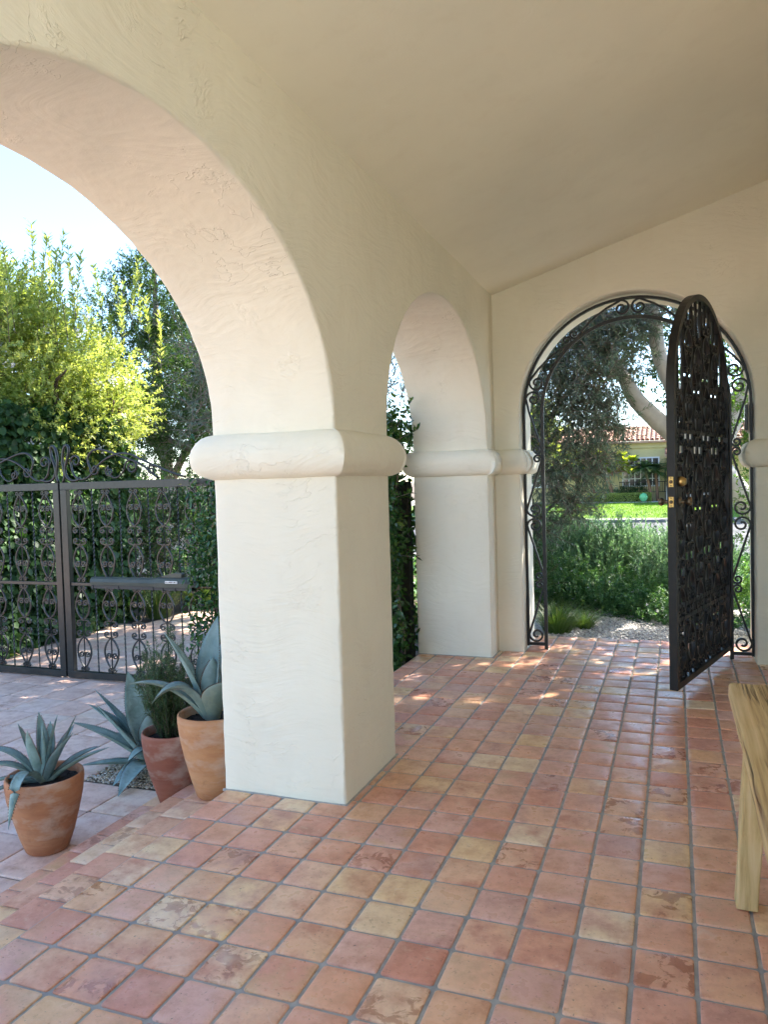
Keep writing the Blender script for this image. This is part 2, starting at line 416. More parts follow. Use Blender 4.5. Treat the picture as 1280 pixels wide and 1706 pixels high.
M['grassblade'] = leafmat('grass_blade', (.05, .10, .03), (.10, .16, .05), (.22, .20, .09), .3, .5)
M['fern'] = leafmat('pinnate_leaf', (.045, .11, .02), (.09, .18, .035), (.2, .26, .05), .45, .45)
M['palm'] = leafmat('palm_leaflet', (.07, .13, .06), (.13, .20, .09), None, .3, .5)
M['plumeria'] = leafmat('bright_yellow_leaf', (.16, .22, .03), (.30, .34, .05), (.5, .46, .08), .45, .5)
M['petal_white'] = leafmat('white_petal', (.62, .64, .68), (.75, .76, .80), None, .3, .6, (1, 1, 1), mottle=False)
M['petal_blue'] = leafmat('pale_blue_petal', (.30, .38, .68), (.45, .52, .80), None, .3, .6, (1, 1, 1), mottle=False)
M['lawn'] = noisy('lawn', (.11, .20, .025), (.16, .26, .04), 1.5, .8, .6, 90, .03)
M['twig'] = noisy('brown_twig', (.07, .05, .035), (.13, .10, .07), 20, .85)
M['hedgecore'] = noisy('dark_hedge_core', (.012, .016, .008), (.03, .03, .018), 9, .95, .8, 20, .05)  # near-black tone puts the shade inside the foliage into the colour
M['bark_pale'] = noisy('pale_smooth_bark', (.46, .43, .40), (.33, .29, .26), 4, .75, .35, 18, .01, lo=.45, hi=.75)
M['bark_grey'] = noisy('grey_bark', (.15, .12, .10), (.24, .20, .165), 8, .85, .6, 25, .02)
M['bark_palm'] = noisy('palm_bark', (.16, .085, .05), (.26, .15, .09), 10, .9, .8, 20, .03)
M['yellow_wall'] = stucco('yellow_stucco', (.62, .52, .26), .6)
M['pink_wall'] = stucco('far_wall_stucco', (.70, .60, .52), .5)
M['roof_tile'] = noisy('clay_roof_tile', (.40, .20, .13), (.50, .33, .24), 3, .8, .3, 20, .01)
M['white_paint'] = mat('white_paint', (.72, .72, .70), .5)
M['glass'] = mat('window_glass', (.03, .035, .04), .08, spec=.8)
M['cloth_green'] = mat('green_glazed_ceramic', (.14, .48, .22), .25)

def agave_mat(name, a, b):
    m = mat(name, a, .5, spec=.35); t = NT(m); c = t.co(); R, G, B = t.attr()[:3]
    col = t.mix(t.rng(t.noise(t.map(c, (6, 6, 6)), 2, 4), .35, .65), a, b)
    col = t.mix(t.math('MULTIPLY', G, 1.0), col, (.21, .19, .07))      # G: yellowing towards old leaves / margins
    col = t.mix(t.rng(t.noise(c, 45, 5, .7), .60, .72, 0, .35), col, tuple(x*1.5+.03 for x in a))
    col = t.mix(t.rng(t.noise(t.map(c, (16, 16, 16), (2, 2, 2)), 1, 3, .6, .8), .50, .56, 0, .30), col, tuple(x*.55 for x in a))
    col = t.mix(t.rng(R, .3, 1.0, 0, .45), col, (.11, .18, .21))
    col = t.mix(B, col, (.10, .045, .02))
    col = t.mix(t.rng(t.noise(c, 85, 2, .5), .72, .76, 0, .6), col, (.09, .08, .05))
    t.l(col, t.b.inputs['Base Color']); t.l(t.bump(t.noise(c, 30, 3), .15, .004), t.b.inputs['Normal'])
    return m
M['agave'] = agave_mat('agave_leaf_blue_green', (.16, .25, .225), (.27, .375, .345))
def wood_mat():
    m = mat('weathered_wood', (.4, .3, .17), .7, spec=.3); t = NT(m); c = t.co()
    v = t.map(c, (15, .30, 15)); g = t.noise(v, 2.2, 8, .62, .25)
    col = t.ramp(g, [(.30, (.25, .14, .065)), (.45, (.52, .36, .16)), (.60, (.66, .48, .25)), (.8, (.74, .58, .36))])
    ck = t.noise(t.map(c, (34, .55, 34)), 1.0, 3, .5, .5); ckm = t.math('MULTIPLY', t.rng(t.math('ABSOLUTE', t.math('SUBTRACT', ck, .5)), .0, .022, 1, 0), t.rng(t.noise(t.map(c, (5, .8, 5)), 1.5, 2), .42, .52))
    col = t.mix(t.math('MULTIPLY', ckm, .9), col, (.035, .02, .01))
    col = t.mix(t.rng(t.noise(c, 3, 3), .5, .72, 0, .35), col, (.55, .43, .27))
    t.l(col, t.b.inputs['Base Color'])
    b1 = t.bump(g, .35, .008); b2 = t.bump(ckm, .9, -.008, b1); b3 = t.bump(t.noise(t.map(c, (60, 5, 60)), 2, 4), .25, .003, b2)
    t.l(b3, t.b.inputs['Normal']); return m
M['wood'] = wood_mat()
def wood_mat_v():
    m = mat('weathered_leg_wood', (.4, .3, .17), .7, spec=.3); t = NT(m); c = t.co()
    g = t.noise(t.map(c, (17, 17, .5)), 2.2, 8, .62, .25)
    col = t.ramp(g, [(.30, (.27, .155, .07)), (.45, (.52, .37, .165)), (.60, (.64, .47, .24)), (.8, (.70, .55, .33))])
    t.l(col, t.b.inputs['Base Color']); b1 = t.bump(g, .35, .008)
    t.l(t.bump(t.noise(t.map(c, (60, 60, 6)), 2, 4), .25, .003, b1), t.b.inputs['Normal']); return m
M['wood_leg'] = wood_mat_v()
def gravel_mat(name, a, b, sc):
    m = mat(name, a, .8); t = NT(m); c = t.co()
    v = t.n('ShaderNodeTexVoronoi'); v.inputs['Scale'].default_value = sc; t.l(c, v.inputs['Vector'])
    sp_ = t.n('ShaderNodeSeparateColor'); t.l(v.outputs['Color'], sp_.inputs[0])
    t.l(t.ramp(sp_.outputs[0], [(0, a), (.5, b), (1, tuple(min(1, x*1.35) for x in b))]), t.b.inputs['Base Color'])
    t.l(t.bump(v.outputs['Distance'], .9, -.02), t.b.inputs['Normal']); return m
M['gravel'] = gravel_mat('fine_gravel', (.32, .30, .285), (.48, .455, .43), 55)
M['pebble'] = mat('pebble', (.4, .34, .26), .6)
_t = NT(M['pebble']); _t.l(_t.ramp(_t.attr()[0], [(0, (.20, .15, .10)), (.3, (.42, .33, .22)), (.6, (.55, .46, .34)), (.85, (.40, .38, .35)), (1, (.68, .62, .52))]), _t.b.inputs['Base Color'])

# ================================================================== THE PORCH
XI, XO = -1.55, -2.25        # inner / outer face of the arcade wall
XW = 0.96                    # house wall
YE, YO = 7.0, 7.60           # inner / outer face of the gate wall
def ceil_z(x): return 3.28+.29*(x-XI)

def arch_wall(name, mapf, u0, u1, opens, t0, t1, ztop, label, parent=None, zb=-.02, seed=0):
    """wall in (u,z), thickness t0->t1; opens: (centre, half width, spring, rise)"""
    mb = MB(); ops = []
    spring = opens[0][2]; nz_ = 44; zs = [zb+(spring-zb)*i/nz_ for i in range(nz_+1)]
    for k, (c, a, sp_, rise) in enumerate(opens):
        O = [(c-a, z, -1, 0) for z in zs]
        na = 72
        for i in range(1, na):
            th = math.pi*(1-i/na); ca, sa = math.cos(th), math.sin(th)
            n = Vector((ca/a, sa/rise)).normalized(); O.append((c+a*ca, sp_+rise*sa, n.x, n.y))
        O += [(c+a, z, 1, 0) for z in reversed(zs)]
        rings = []
        for side in (0, 1):
            rr = []
            for i, (u, z, nx, nz) in enumerate(O):
                q = Vector((u*1.0, z*1.0, side*7+seed))
                r = .016+.008*noise.noise(q*5)+.006*noise.noise(q*22)+.003*random.uniform(-1, 1)
                rr.append(max(.006, r))
            rings.append(rr)
        full = []
        segs = 4
        for s_ in range(segs+1):
            th = math.pi/2*s_/segs
            full.append([(u+nx*(r-r*math.sin(th)), z+nz*(r-r*math.sin(th)), t0+(t1-t0)/abs(t1-t0)*r*(1-math.cos(th))) for (u, z, nx, nz), r in zip(O, rings[0])])
        for m_ in range(1, 6):
            f = m_/6; t = t0+(t1-t0)*f
            full.append([(u+nx*.010*noise.noise(Vector((u*2.5+z*.7, z*2.5, t*3+seed))), z+nz*.010*noise.noise(Vector((u*2.5, z*2.5, t*3+5+seed))), t) for (u, z, nx, nz) in O])
        for s_ in range(segs, -1, -1):
            th = math.pi/2*s_/segs
            full.append([(u+nx*(r-r*math.sin(th)), z+nz*(r-r*math.sin(th)), t1-(t1-t0)/abs(t1-t0)*r*(1-math.cos(th))) for (u, z, nx, nz), r in zip(O, rings[1])])
        for ring in (full[0], full[-1]):
            lo, hi = nz_, nz_+na
            for i in range(lo+1, hi+1):
                if ring[i][0] <= ring[i-1][0]+2e-5: ring[i] = (ring[i-1][0]+2e-5, ring[i][1], ring[i][2])
            if ring[hi][0] > ring[hi+1][0]:
                for i in range(hi+1, len(ring)):
                    ring[i] = (max(ring[i][0], ring[hi][0]-(0.0 if i < hi+3 else .002)), ring[i][1], ring[i][2])
        n = len(O); V = [mapf(*p) for ring in full for p in ring]; F = []
        for a_ in range(len(full)-1):
            for i in range(n-1): F.append((a_*n+i, a_*n+i+1, (a_+1)*n+i+1, (a_+1)*n+i))
        mb.add(V, F, True)
        ops.append((O, full[0], full[-1]))
    for fi, t in ((1, t0), (2, t1)):
        # piers
        bounds = [[(u0, z) for z in zs]]
        for o in ops:
            ring = o[fi]; bounds.append([(p[0], p[1]) for p in ring[:nz_+1]]); bounds.append([(p[0], p[1]) for p in reversed(ring[-(nz_+1):])])
        bounds.append([(u1, z) for z in zs])
        for k in range(0, len(bounds), 2):
            A, B = bounds[k], bounds[k+1]; V = []; F = []
            for i in range(nz_+1): V += [mapf(A[i][0], A[i][1], t), mapf(B[i][0], B[i][1], t)]
            for i in range(nz_): F.append((2*i, 2*i+1, 2*i+3, 2*i+2))
            ua, za = A[-1]; ub, zb_ = B[-1]; b = len(V)
            V += [mapf(ua, ztop(ua), t), mapf(ub, ztop(ub), t)]; F.append((2*nz_, 2*nz_+1, b+1, b))
            mb.add(V, F)
        for o in ops:
            ring = o[fi][nz_:len(o[fi])-nz_]; V = []; F = []
            for (u, z, _t0) in ring: V += [mapf(u, z, t), mapf(u, ztop(u), t)]
            for i in range(len(ring)-1): F.append((2*i, 2*i+2, 2*i+3, 2*i+1))
            mb.add(V, F)
    # ends
    for u in (u0, u1):
        mb.add([mapf(u, zb, t0), mapf(u, zb, t1), mapf(u, ztop(u), t1), mapf(u, ztop(u), t0)], [(0, 1, 2, 3)])
    mb.add([mapf(u0, ztop(u0), t0), mapf(u1, ztop(u1), t0), mapf(u1, ztop(u1), t1), mapf(u0, ztop(u0), t1)], [(0, 1, 2, 3)])
    o = mb.build(name, M['stucco'], parent)
    return o

CAP = [(-.02, 1.868), (0, 1.866), (.018, 1.860), (.040, 1.846), (.060, 1.822), (.077, 1.790), (.085, 1.755), (.084, 1.725),
       (.076, 1.692), (.058, 1.662), (.034, 1.645), (.014, 1.637), (0, 1.634), (-.02, 1.632)]
def capital(path, closed, parent, seed=0):
    """path in XY with the outside on its right; swept rounded band with mitred corners"""
    P = [Vector(p) for p in path]; n = len(P); sta = []
    segs = n if closed else n-1
    def nor(a, b): d = (b-a).normalized(); return Vector((d.y, -d.x))
    for i in range(segs):
        a, b = P[i], P[(i+1) % n]
        n0 = nor(a, b)
        pn = nor(P[i-1], P[i]) if (closed or i > 0) else n0
        nn = nor(P[(i+1) % n], P[(i+2) % n]) if (closed or i < segs-1) else n0
        m0 = (n0+pn); m0 = m0/m0.dot(n0) if m0.length > .1 else n0
        m1 = (n0+nn); m1 = m1/m1.dot(n0) if m1.length > .1 else n0
        L_ = (b-a).length; k = max(2, int(L_/.035))
        for q in range(k+1):
            t = q/k
            # mitre vector at the ends, plain normal in between
            e0 = max(0, 1-t*L_/.11); e1 = max(0, 1-(1-t)*L_/.11)
            sta.append((a, b, t, n0, m0, m1))
    V = []; np_ = len(CAP)
    for (a, b, t, n0, m0, m1) in sta:
        d = (b-a); 
        for (off, z) in CAP:
            p0 = a+m0*off; p1 = b+m1*off
            p = p0.lerp(p1, t)
            # soften sharp convex mitre
            jj = .010*noise.noise(Vector((p.x*5, p.y*5, z*5+seed)))+.004*noise.noise(Vector((p.x*14, p.y*14, z*14+seed)))+.003*noise.noise(Vector((p.x*25, p.y*25, z*25)))
            if off > 0: p = p+n0*jj
            V.append((p.x, p.y, z+(.004*noise.noise(Vector((p.x*7, p.y*7, 3+seed))))))
    F = []; ns = len(sta)
    for i in range(ns-1 if not closed else ns):
        j = (i+1) % ns
        for k in range(np_-1): F.append((i*np_+k, j*np_+k, j*np_+k+1, i*np_+k+1))
    if not closed:
        F.append(tuple(range(np_))); F.append(tuple((ns-1)*np_+k for k in range(np_))[::-1])
    mb = MB(); mb.add(V, F, True); o = mb.build('capital', M['stucco'], parent)
    return o

arcade = thing('arcade_wall', 'cream stucco arcade wall with two open arches along the left of the porch', 'wall', (-1.9, 3.8, 0))
def kid(o, parent):    # parent keeping world placement
    o.parent = parent; o.matrix_parent_inverse = Matrix.Translation(-Vector(parent.location)); return o
mapX = lambda u, z, t: (t, u, z)
a1 = arch_wall('wall', mapX, -.35, YE+.05, [(2.15, 1.28, 1.90, .94), (5.44, 1.27, 1.90, 1.02)], XI, XO, lambda u: 3.75, '', None, -.5, 1)
kid(a1, arcade); a1['label'] = 'cream troweled stucco wall pierced by wide round arches'
for pth, cl in (([(XO, 4.17), (XO, 3.43), (XI, 3.43), (XI, 4.17)], True), ([(XO, .87), (XO, .13), (XI, .13), (XI, .87)], True)):
    kid(capital(pth, cl, None, 2), arcade)
kid(capital([(XO, 7.0), (XO, 6.71), (XI, 6.71), (XI, 7.0)], False, None, 3), arcade)

for (x0, x1, y0, y1) in ((XO, XI, 3.43, 4.17),):
    mb = MB(); e = .011
    mb.box(x0-e+.004, x1+e, y0-e, y0+.004, -.006, .0045, .002); mb.box(x1-.004, x1+e, y0+.0041, y1+e, -.006, .0042, .002)
    kid(mb.build('mortar_joint', M['grout']), arcade)
mb = MB(); mb.box(XO, XI+.011, 6.699, 6.714, -.006, .0045, .002); mb.box(XI-.004, XI+.011, 6.7141, 6.999, -.006, .0042, .002); kid(mb.build('mortar_joint', M['grout']), arcade)
gatewall = thing('gate_wall', 'cream stucco end wall with the round-headed gateway to the front garden', 'wall', (-.35, 7.2, 0))
mapY = lambda u, z, t: (u, t, z)
a2 = arch_wall('wall', mapY, XO, XW+.6, [(-.35, .97, 2.19, 1.0)], YE, YO, lambda u: 4.6, '', None, -.5, 5)
kid(a2, gatewall)
kid(capital([(XI, YE), (-1.32, YE), (-1.32, YO)], False, None, 8), gatewall)
kid(capital([(.62, YO), (.62, YE), (XW, YE)], False, None, 9), gatewall)

# house behind the porch: wall, ceiling, roof
house = thing('stucco_house', 'cream stucco house wall and roof the porch is built against', 'house', (3, 2, 0))
mb = MB(); mb.box(XW, XW+2.4, -.35, YO-.02, -.5, 4.45); kid(mb.build('wall', M['stucco']), house)
mb = MB()
mb.add([(XO-.45, -.6, 3.80), (XO-.45, YO+.35, 3.80), (XW+2.8, YO+.35, 5.3), (XW+2.8, -.6, 5.3), (XO-.45, -.6, 3.92), (XO-.45, YO+.35, 3.92), (XW+2.8, YO+.35, 5.42), (XW+2.8, -.6, 5.42)],
       [(0, 1, 2, 3), (7, 6, 5, 4), (0, 4, 5, 1), (1, 5, 6, 2), (2, 6, 7, 3), (3, 7, 4, 0)])
kid(mb.build('roof', M['roof_tile']), house)
mb = MB(); nx_, ny_ = 12, 40; V = []; F = []
for i in range(nx_+1):
    for j in range(ny_+1):
        x = XI-.06+(XW-XI+.12)*i/nx_; y = -.35+(YE+.41)*j/ny_
        V.append((x, y, ceil_z(x)+.012*noise.noise(Vector((x*1.1, y*1.1, 0)))))
for i in range(nx_):
    for j in range(ny_): q = i*(ny_+1)+j; F.append((q, q+1, q+ny_+2, q+ny_+1))
mb.add(V, F, True)
mb.add([(XI-.06, -.34, 3.9), (XI-.06, YE+.06, 3.9), (XW+.06, YE+.06, 4.6), (XW+.06, -.34, 4.6)], [(0, 1, 2, 3)])
struct(mb.build('ceiling', M['ceiling']))

# ------------------------------------------------------------------ floor tiles as real geometry
def add_tile(mb, x0, x1, y0, y1, z, gap=.0066, h=.012, cr=.012, pillow=.0015, tilt=.0035, bull=None):
    jx, jy = random.uniform(-.0014, .0014), random.uniform(-.0014, .0014)
    x0 += gap+jx; x1 -= gap-jx; y0 += gap+jy; y1 -= gap-jy
    rz = random.uniform(-.006, .006); tx, ty = random.uniform(-tilt, tilt), random.uniform(-tilt, tilt)
    cx, cy2 = (x0+x1)/2, (y0+y1)/2; hx, hy = (x1-x0)/2, (y1-y0)/2
    col = (random.random(), random.random(), random.random())
    def ring(ins, dz):
        out = []; r = max(.002, cr-ins*.5)
        for qx, qy, a0 in ((1, 1, 0), (-1, 1, 90), (-1, -1, 180), (1, -1, 270)):
            for k in range(4):
                an = rad(a0+30*k); px = qx*(hx-ins-r)+r*math.cos(an); py = qy*(hy-ins-r)+r*math.sin(an)
                X = px*math.cos(rz)-py*math.sin(rz); Y = px*math.sin(rz)+py*math.cos(rz)
                out.append((cx+X, cy2+Y, z+dz+X*tx+Y*ty))
        return out
    R = [ring(0, -h), ring(0, -.0035), ring(.002, -.0015), ring(.006, -.0004), ring(.022, pillow)]
    V = [p for r in R for p in r]; F = []; n = 16
    for a in range(len(R)-1):
        for k in range(n): l = (k+1) % n; F.append((a*n+k, a*n+l, (a+1)*n+l, (a+1)*n+k))
    F.append(tuple((len(R)-1)*n+k for k in range(n)))
    mb.add(V, F, True, col)
TX = lambda i: .1945*i+.0457
TY = lambda j: .2078*j+2.464
mb = MB(); T0X = -2.245
for j in range(-30, 25):
    ys, ye = TY(j), TY(j+1)
    if ye > 7.8: ye = 7.8
    for i in range(-10, 5):
        if TX(i) > XW: continue
        add_tile(mb, TX(i), min(TX(i+1), XW+.01), ys, ye, 0)
    if ye < 7.0: add_tile(mb, T0X, -2.078, ys, ye, 0, cr=.006); add_tile(mb, -2.078, TX(-10), ys, ye, 0)
    if ys < 7.8 and ye > 7.45: add_tile(mb, TX(-11), TX(-10), ys, ye, 0)
for i in range(-10, 6): add_tile(mb, TX(i), TX(i+1), TY(25), 7.80, 0)
struct(mb.build('floor', M['tile']))
mb = MB(); mb.box(XO+.005, XW, -6, 7.785, -.60, -.0065); struct(mb.build('floor_grout', M['grout']))
mb = MB(); mb.box(XO, 16, -22, -3.8, -.6, -.012); struct(mb.build('bounce_slab', M['bounce_slab']))  # unseen slab behind the camera, added to bounce sun onto the ceiling
mb = MB(); mb.box(XW, 16, -3.8, -.36, -.6, -.014); struct(mb.build('side_bounce_slab', M['bounce_slab']))  # more of the unseen bounce paving, beside the porch end
# ------------------------------------------------------------------ courtyard steps
ZG = -.46
treads = [(-2.575, -.125), (-2.865, -.25), (-3.15, -.375)]
mb = MB(); gr = MB(); xin = T0X
for k, (xe, z) in enumerate(treads):
    j0, j1 = -16, 8
    for j in range(j0, j1):
        off = (0, .07, -.05)[k]
        add_tile(mb, xe, xin+.012, TY(j)+off, TY(j+1)+off, z, gap=.004, cr=.005)
    gr.box(xe+.008, xin, TY(j0), TY(j1)-.01, -.7, z-.007)
    xin = xe
o = mb.build('steps', M['tread']); struct(o)
struct(gr.build('steps_grout', M['grout']))
# riser faces (clay)
# ------------------------------------------------------------------ courtyard paving
mb = MB(); sz = .405
for i in range(-32, 1):
    for j in range(-16, 27):
        x0 = -3.15+sz*(i-1); y0 = -.2+sz*j + (0 if True else 0)
        x1, y1 = x0+sz, y0+sz
        if x0 > -4.0 and y0 > 4.2 and y0 < 6.3: continue
        if y0 > 7.2 and x0 > -4.2: continue
        if x0 < -7.95 and y0 > 9.5: continue
        if x0 < -8.3 and y0 > 7.0: continue
        add_tile(mb, x0, x1, y0, y1, ZG+random.uniform(-.0015, .0015), gap=.006, cr=.014, tilt=.002)
struct(mb.build('courtyard_paving', M['paver']))
# ------------------------------------------------------------------ ground sheet
def gz(x, y):
    if y < 7.6: return -.47
    g = -.12 if y < 9.5 else (-.12-.48*min(1, (y-9.5)/12.5))
    if x < -2.3: 
        t = min(1, (-2.3-x)/1.2); g2 = -.47 if y < 14 else -.47-.13*min(1, (y-14)/8); g = g*(1-t)+g2*t
    if y > 39.5: g = max(g, -.6)+.0
    return g-.012
xs = [-900, -300, -100, -50]+list(np.arange(-30, 30.1, .8))+[50, 100, 300, 900]
ys = [-900, -200, -60]+list(np.arange(-20, 7, 3.0))+[7.0, 7.5, 7.61]+list(np.arange(8, 24, .8))+list(np.arange(24, 70, 3.0))+[120, 300, 900]
V = [(x, y, gz(x, y)-(.0 if y < 20 or y > 39.5 else .3)) for x in xs for y in ys]; ny = len(ys)
F = [(i*ny+j, (i+1)*ny+j, (i+1)*ny+j+1, i*ny+j+1) for i in range(len(xs)-1) for j in range(ny-1)]
mb = MB(); mb.add(V, F); struct(mb.build('ground', M['earth']))
# front path gravel
mb = MB(); V = []; F = []
gx = np.arange(-1.9, 4.6, .25); gy = np.arange(7.80, 10.4, .2)
for x in gx:
    for y in gy: V.append((x, y, -.085+.012*noise.noise(Vector((x*2, y*2, 0)))))
n_ = len(gy)
for i in range(len(gx)-1):
    for j in range(n_-1): F.append((i*n_+j, (i+1)*n_+j, (i+1)*n_+j+1, i*n_+j+1))
mb.add(V, F, True); struct(mb.build('path', M['gravel']))
def pebbles(name, area, n, size, zf, label):
    bm = bmesh.new(); bmesh.ops.create_icosphere(bm, subdivisions=1, radius=1); bm.verts.ensure_lookup_table()
    bv = np.array([v.co[:] for v in bm.verts]); bf = np.array([[v.index for v in f.verts] for f in bm.faces]); bm.free()
    x = RNG.uniform(area[0], area[1], n); y = RNG.uniform(area[2], area[3], n)
    s_ = size*(.5+RNG.random(n))[:, None]*np.array([1, .75, .5])*(.8+.4*RNG.random((n, 3)))
    a = RNG.random(n)*6.28; z = np.array([zf(q, r) for q, r in zip(x, y)])
    v = bv[None]*s_[:, None]; vx = v[:, :, 0]*np.cos(a)[:, None]-v[:, :, 1]*np.sin(a)[:, None]; vy = v[:, :, 0]*np.sin(a)[:, None]+v[:, :, 1]*np.cos(a)[:, None]
    V = np.stack([vx+x[:, None], vy+y[:, None], v[:, :, 2]+z[:, None]], 2).reshape(-1, 3)
    F = (bf[None]+(np.arange(n)*len(bv))[:, None, None]).reshape(-1, 3)
    R = np.repeat(RNG.random((n, 3)), len(bf), 0)
    return stuff(np_mesh(name, V, F, M['pebble'], None, R, True), label, 'gravel')
mb = MB(); mb.box(-4.05, -3.15, 4.15, 6.5, -.6, ZG-.016); struct(mb.build('planting_bed', M['earth']))
pebbles('pea_gravel', (-3.99, -3.17, 4.28, 6.3), 9000, .011, lambda x, y: ZG-.008+.012*noise.noise(Vector((x*4, y*4, 0)))+random.uniform(0, .008), 'tan pea gravel filling the bed under the big agave')
M['pebble_grey'] = mat('pebble_grey', (.5, .48, .46), .7)
_t = NT(M['pebble_grey']); _t.l(_t.ramp(_t.attr()[0], [(0, (.30, .28, .27)), (.5, (.50, .48, .46)), (1, (.66, .63, .60))]), _t.b.inputs['Base Color'])
pg = pebbles('path_gravel', (-1.3, 1.2, 7.82, 9.9), 9000, .012, lambda x, y: -.082+random.uniform(0, .01), 'pale gravel of the path beyond the arched gateway')
pg.data.materials[0] = M['pebble_grey']

# ================================================================== IRONWORK
def spiral(cx, cz, r0, a0, turns, sgn, rend=.22, n=20):
    """starts on the outer loop at angle a0, winds inwards; returns list of (x,z)"""
    out = []
    for i in range(n+1):
        t = i/n; r = r0*(1-(1-rend)*t); a = a0+sgn*turns*2*math.pi*t
        out.append((cx+r*math.cos(a), cz+r*math.sin(a)))
    return out
def ornament(mb, x, z0, h, hw, y, flip=False, r=.0085, half=0, sides=4, deep=.0095):
    """lyre ornament: bulb with two inner curls and two curls splayed at its open foot"""
    fb = (deep, r*.62)
    def P(px, pz): return (x+px, y, z0+(h-pz if flip else pz))
    for s in (-1, 1):
        bulb = []
        for i in range(15):
            t = i/14; zz = h*(.20+.74*t); xx = hw*(math.sin(math.pi*t**.85))**.9
            bulb.append((s*(xx+.004), zz))
        foot = spiral(s*hw*.62, h*.10, hw*.40, math.pi/2 if s > 0 else math.pi/2, 1.25, -s, .2, 16)
        st = [bulb[0]]+foot
        mb.tube([P(*q) for q in bulb], 1, 4, smooth=False, flat=fb)
        mb.tube([P(*q) for q in st], 1, 4, smooth=False, flat=fb)
        inn = spiral(s*hw*.46, h*.60, hw*.42, (0 if s > 0 else math.pi), 1.35, s, .2, 18)
        mb.tube([P(*q) for q in inn], 1, 4, smooth=False, flat=fb)
        top = spiral(s*hw*.33, h*.965, hw*.26, -math.pi/2, 1.1, s, .25, 10)
        mb.tube([P(*q) for q in top], 1, 4, smooth=False, flat=fb)
    mb.box(x-.011, x+.011, y-.011, y+.011, z0+h*.17 if not flip else z0+h*.80, z0+h*.21 if not flip else z0+h*.84)

def twisted(mb, x, y, z0, z1, r=.009, step=.012):
    n = int((z1-z0)/step); mb.tube([(x, y, z0+(z1-z0)*i/n) for i in range(n+1)], r, 4, smooth=False, twist=.42)
# ---- driveway gate: two leaves meeting at x = -6.28
GY = 6.6
def gate_crest(mb, s, x0, y):
    """crest scrolls on top rail, from the meeting stile (x0) outwards by s"""
    def Q(pts, r=.014): mb.tube([(x0+s*a, y, 1.69+b) for a, b in pts], r, 6)
    def bez(p, n=14):
        p = [Vector(q) for q in p]; out = []
        for i in range(n+1):
            t = i/n; out.append((1-t)**3*p[0]+3*(1-t)**2*t*p[1]+3*(1-t)*t*t*p[2]+t**3*p[3])
        return [(q.x, q.y) for q in out]
    # half heart: rises by the centre, curls over at the top
    Q(bez([(.03, .0), (.10, .12), (-.005, .16), (.055, .36)])+bez([(.055, .36), (.075, .42), (.13, .42), (.125, .345)], 8)[1:]+bez([(.125, .345), (.12, .24), (.05, .2), (.07, .10)], 8)[1:]+bez([(.07, .10), (.09, .02), (.18, -.01), (.27, .04)], 8)[1:], .016)
    # first S: low scroll beside the heart up and over
    Q(list(reversed(spiral(.215, .225, .075, math.pi*1.2, 1.2, -1, .3, 16)))+bez([(.155, .18), (.16, .02), (.32, -.03), (.44, .10)])[1:]+bez([(.44, .10), (.60, .28), (.85, .34), (1.02, .24)])[1:]+bez([(1.02, .24), (1.25, .15), (1.4, .07), (1.62, .02)])[1:], .012)
    Q(list(reversed(spiral(.47, .13, .065, math.pi*.9, 1.2, 1, .3, 14)))+bez([(.41, .15), (.34, .24), (.40, .36), (.55, .34)])[1:]+bez([(.55, .34), (.72, .31), (.85, .24), (1.0, .2)])[1:]+bez([(1.0, .2), (1.15, .14), (1.2, .06), (1.28, .02)], 8)[1:], .012)
    Q(list(reversed(spiral(.66, .10, .055, math.pi*.6, 1.2, 1, .3, 14)))+bez([(.64, .15), (.66, .0), (.78, .0), (.86, .12)])[1:]+list(spiral(.95, .14, .085, math.pi*.9, 1.4, -1, .25, 18)), .010)
    Q(list(spiral(1.20, .10, .05, math.pi*.2, 1.3, 1, .3, 14)), .009)
def drive_gate(s, label):
    g = thing('driveway_gate', label, 'gate', (-6.28, GY, ZG), 0, 'pair of iron driveway gates')
    X = lambda a: -6.28+s*a
    mb = MB(); Wd = 1.98
    def bx(a0, a1, z0, z1, dy=.03): mb.box(min(X(a0), X(a1)), max(X(a0), X(a1)), GY-dy, GY+dy, z0, z1, .003)
    bx(.012, Wd, 1.61, 1.69, .032); bx(.012, Wd, -.445, -.375, .032); bx(.095, Wd-.06, .565, .60, .016)
    bx(.012, .093, -.374, 1.609, .03); bx(Wd-.06, Wd, -.374, 1.609, .03)
    kid(mb.build('frame', M['iron2']), g)
    cb = MB(); gate_crest(cb, s, -6.28, GY); kid(cb.build('crest', M['iron2']), g)
    n = 10; 
    for k in range(n):
        a = .093+(k+.75)*.183
        if a > Wd-.1: break
        b = MB()
        if k % 2 == 0:
            x = X(a)
            b.tube([(x, GY, -.375), (x, GY, .565)], .009, 4, smooth=False); b.tube([(x, GY, .60), (x, GY, 1.61)], .009, 4, smooth=False)
            for z0, h in ((-.375, .94), (.60, 1.01)):
                ornament(b, x, z0+.01, h*.49, .088, GY, True); ornament(b, x, z0+h*.51, h*.48, .088, GY, False)
            kid(b.build('scroll_bar', M['iron2']), g)
        else:
            twisted(b, X(a), GY, -.376, .566); twisted(b, X(a), GY, .599, 1.611); kid(b.build('twisted_bar', M['iron2']), g)
    return g
drive_gate(1, 'dark grey scrolled iron driveway gate leaf that carries the grey opener arm')
drive_gate(-1, 'dark grey scrolled iron driveway gate leaf cut by the left edge of the photo')
# gate post by the vine
mb = MB(); mb.box(-4.27, -4.15, GY-.06, GY+.06, ZG, 1.75, .004)
tag(mb.build('gate_post', M['iron2']), 'dark square iron post between the driveway gate and the glossy green vine', 'post')
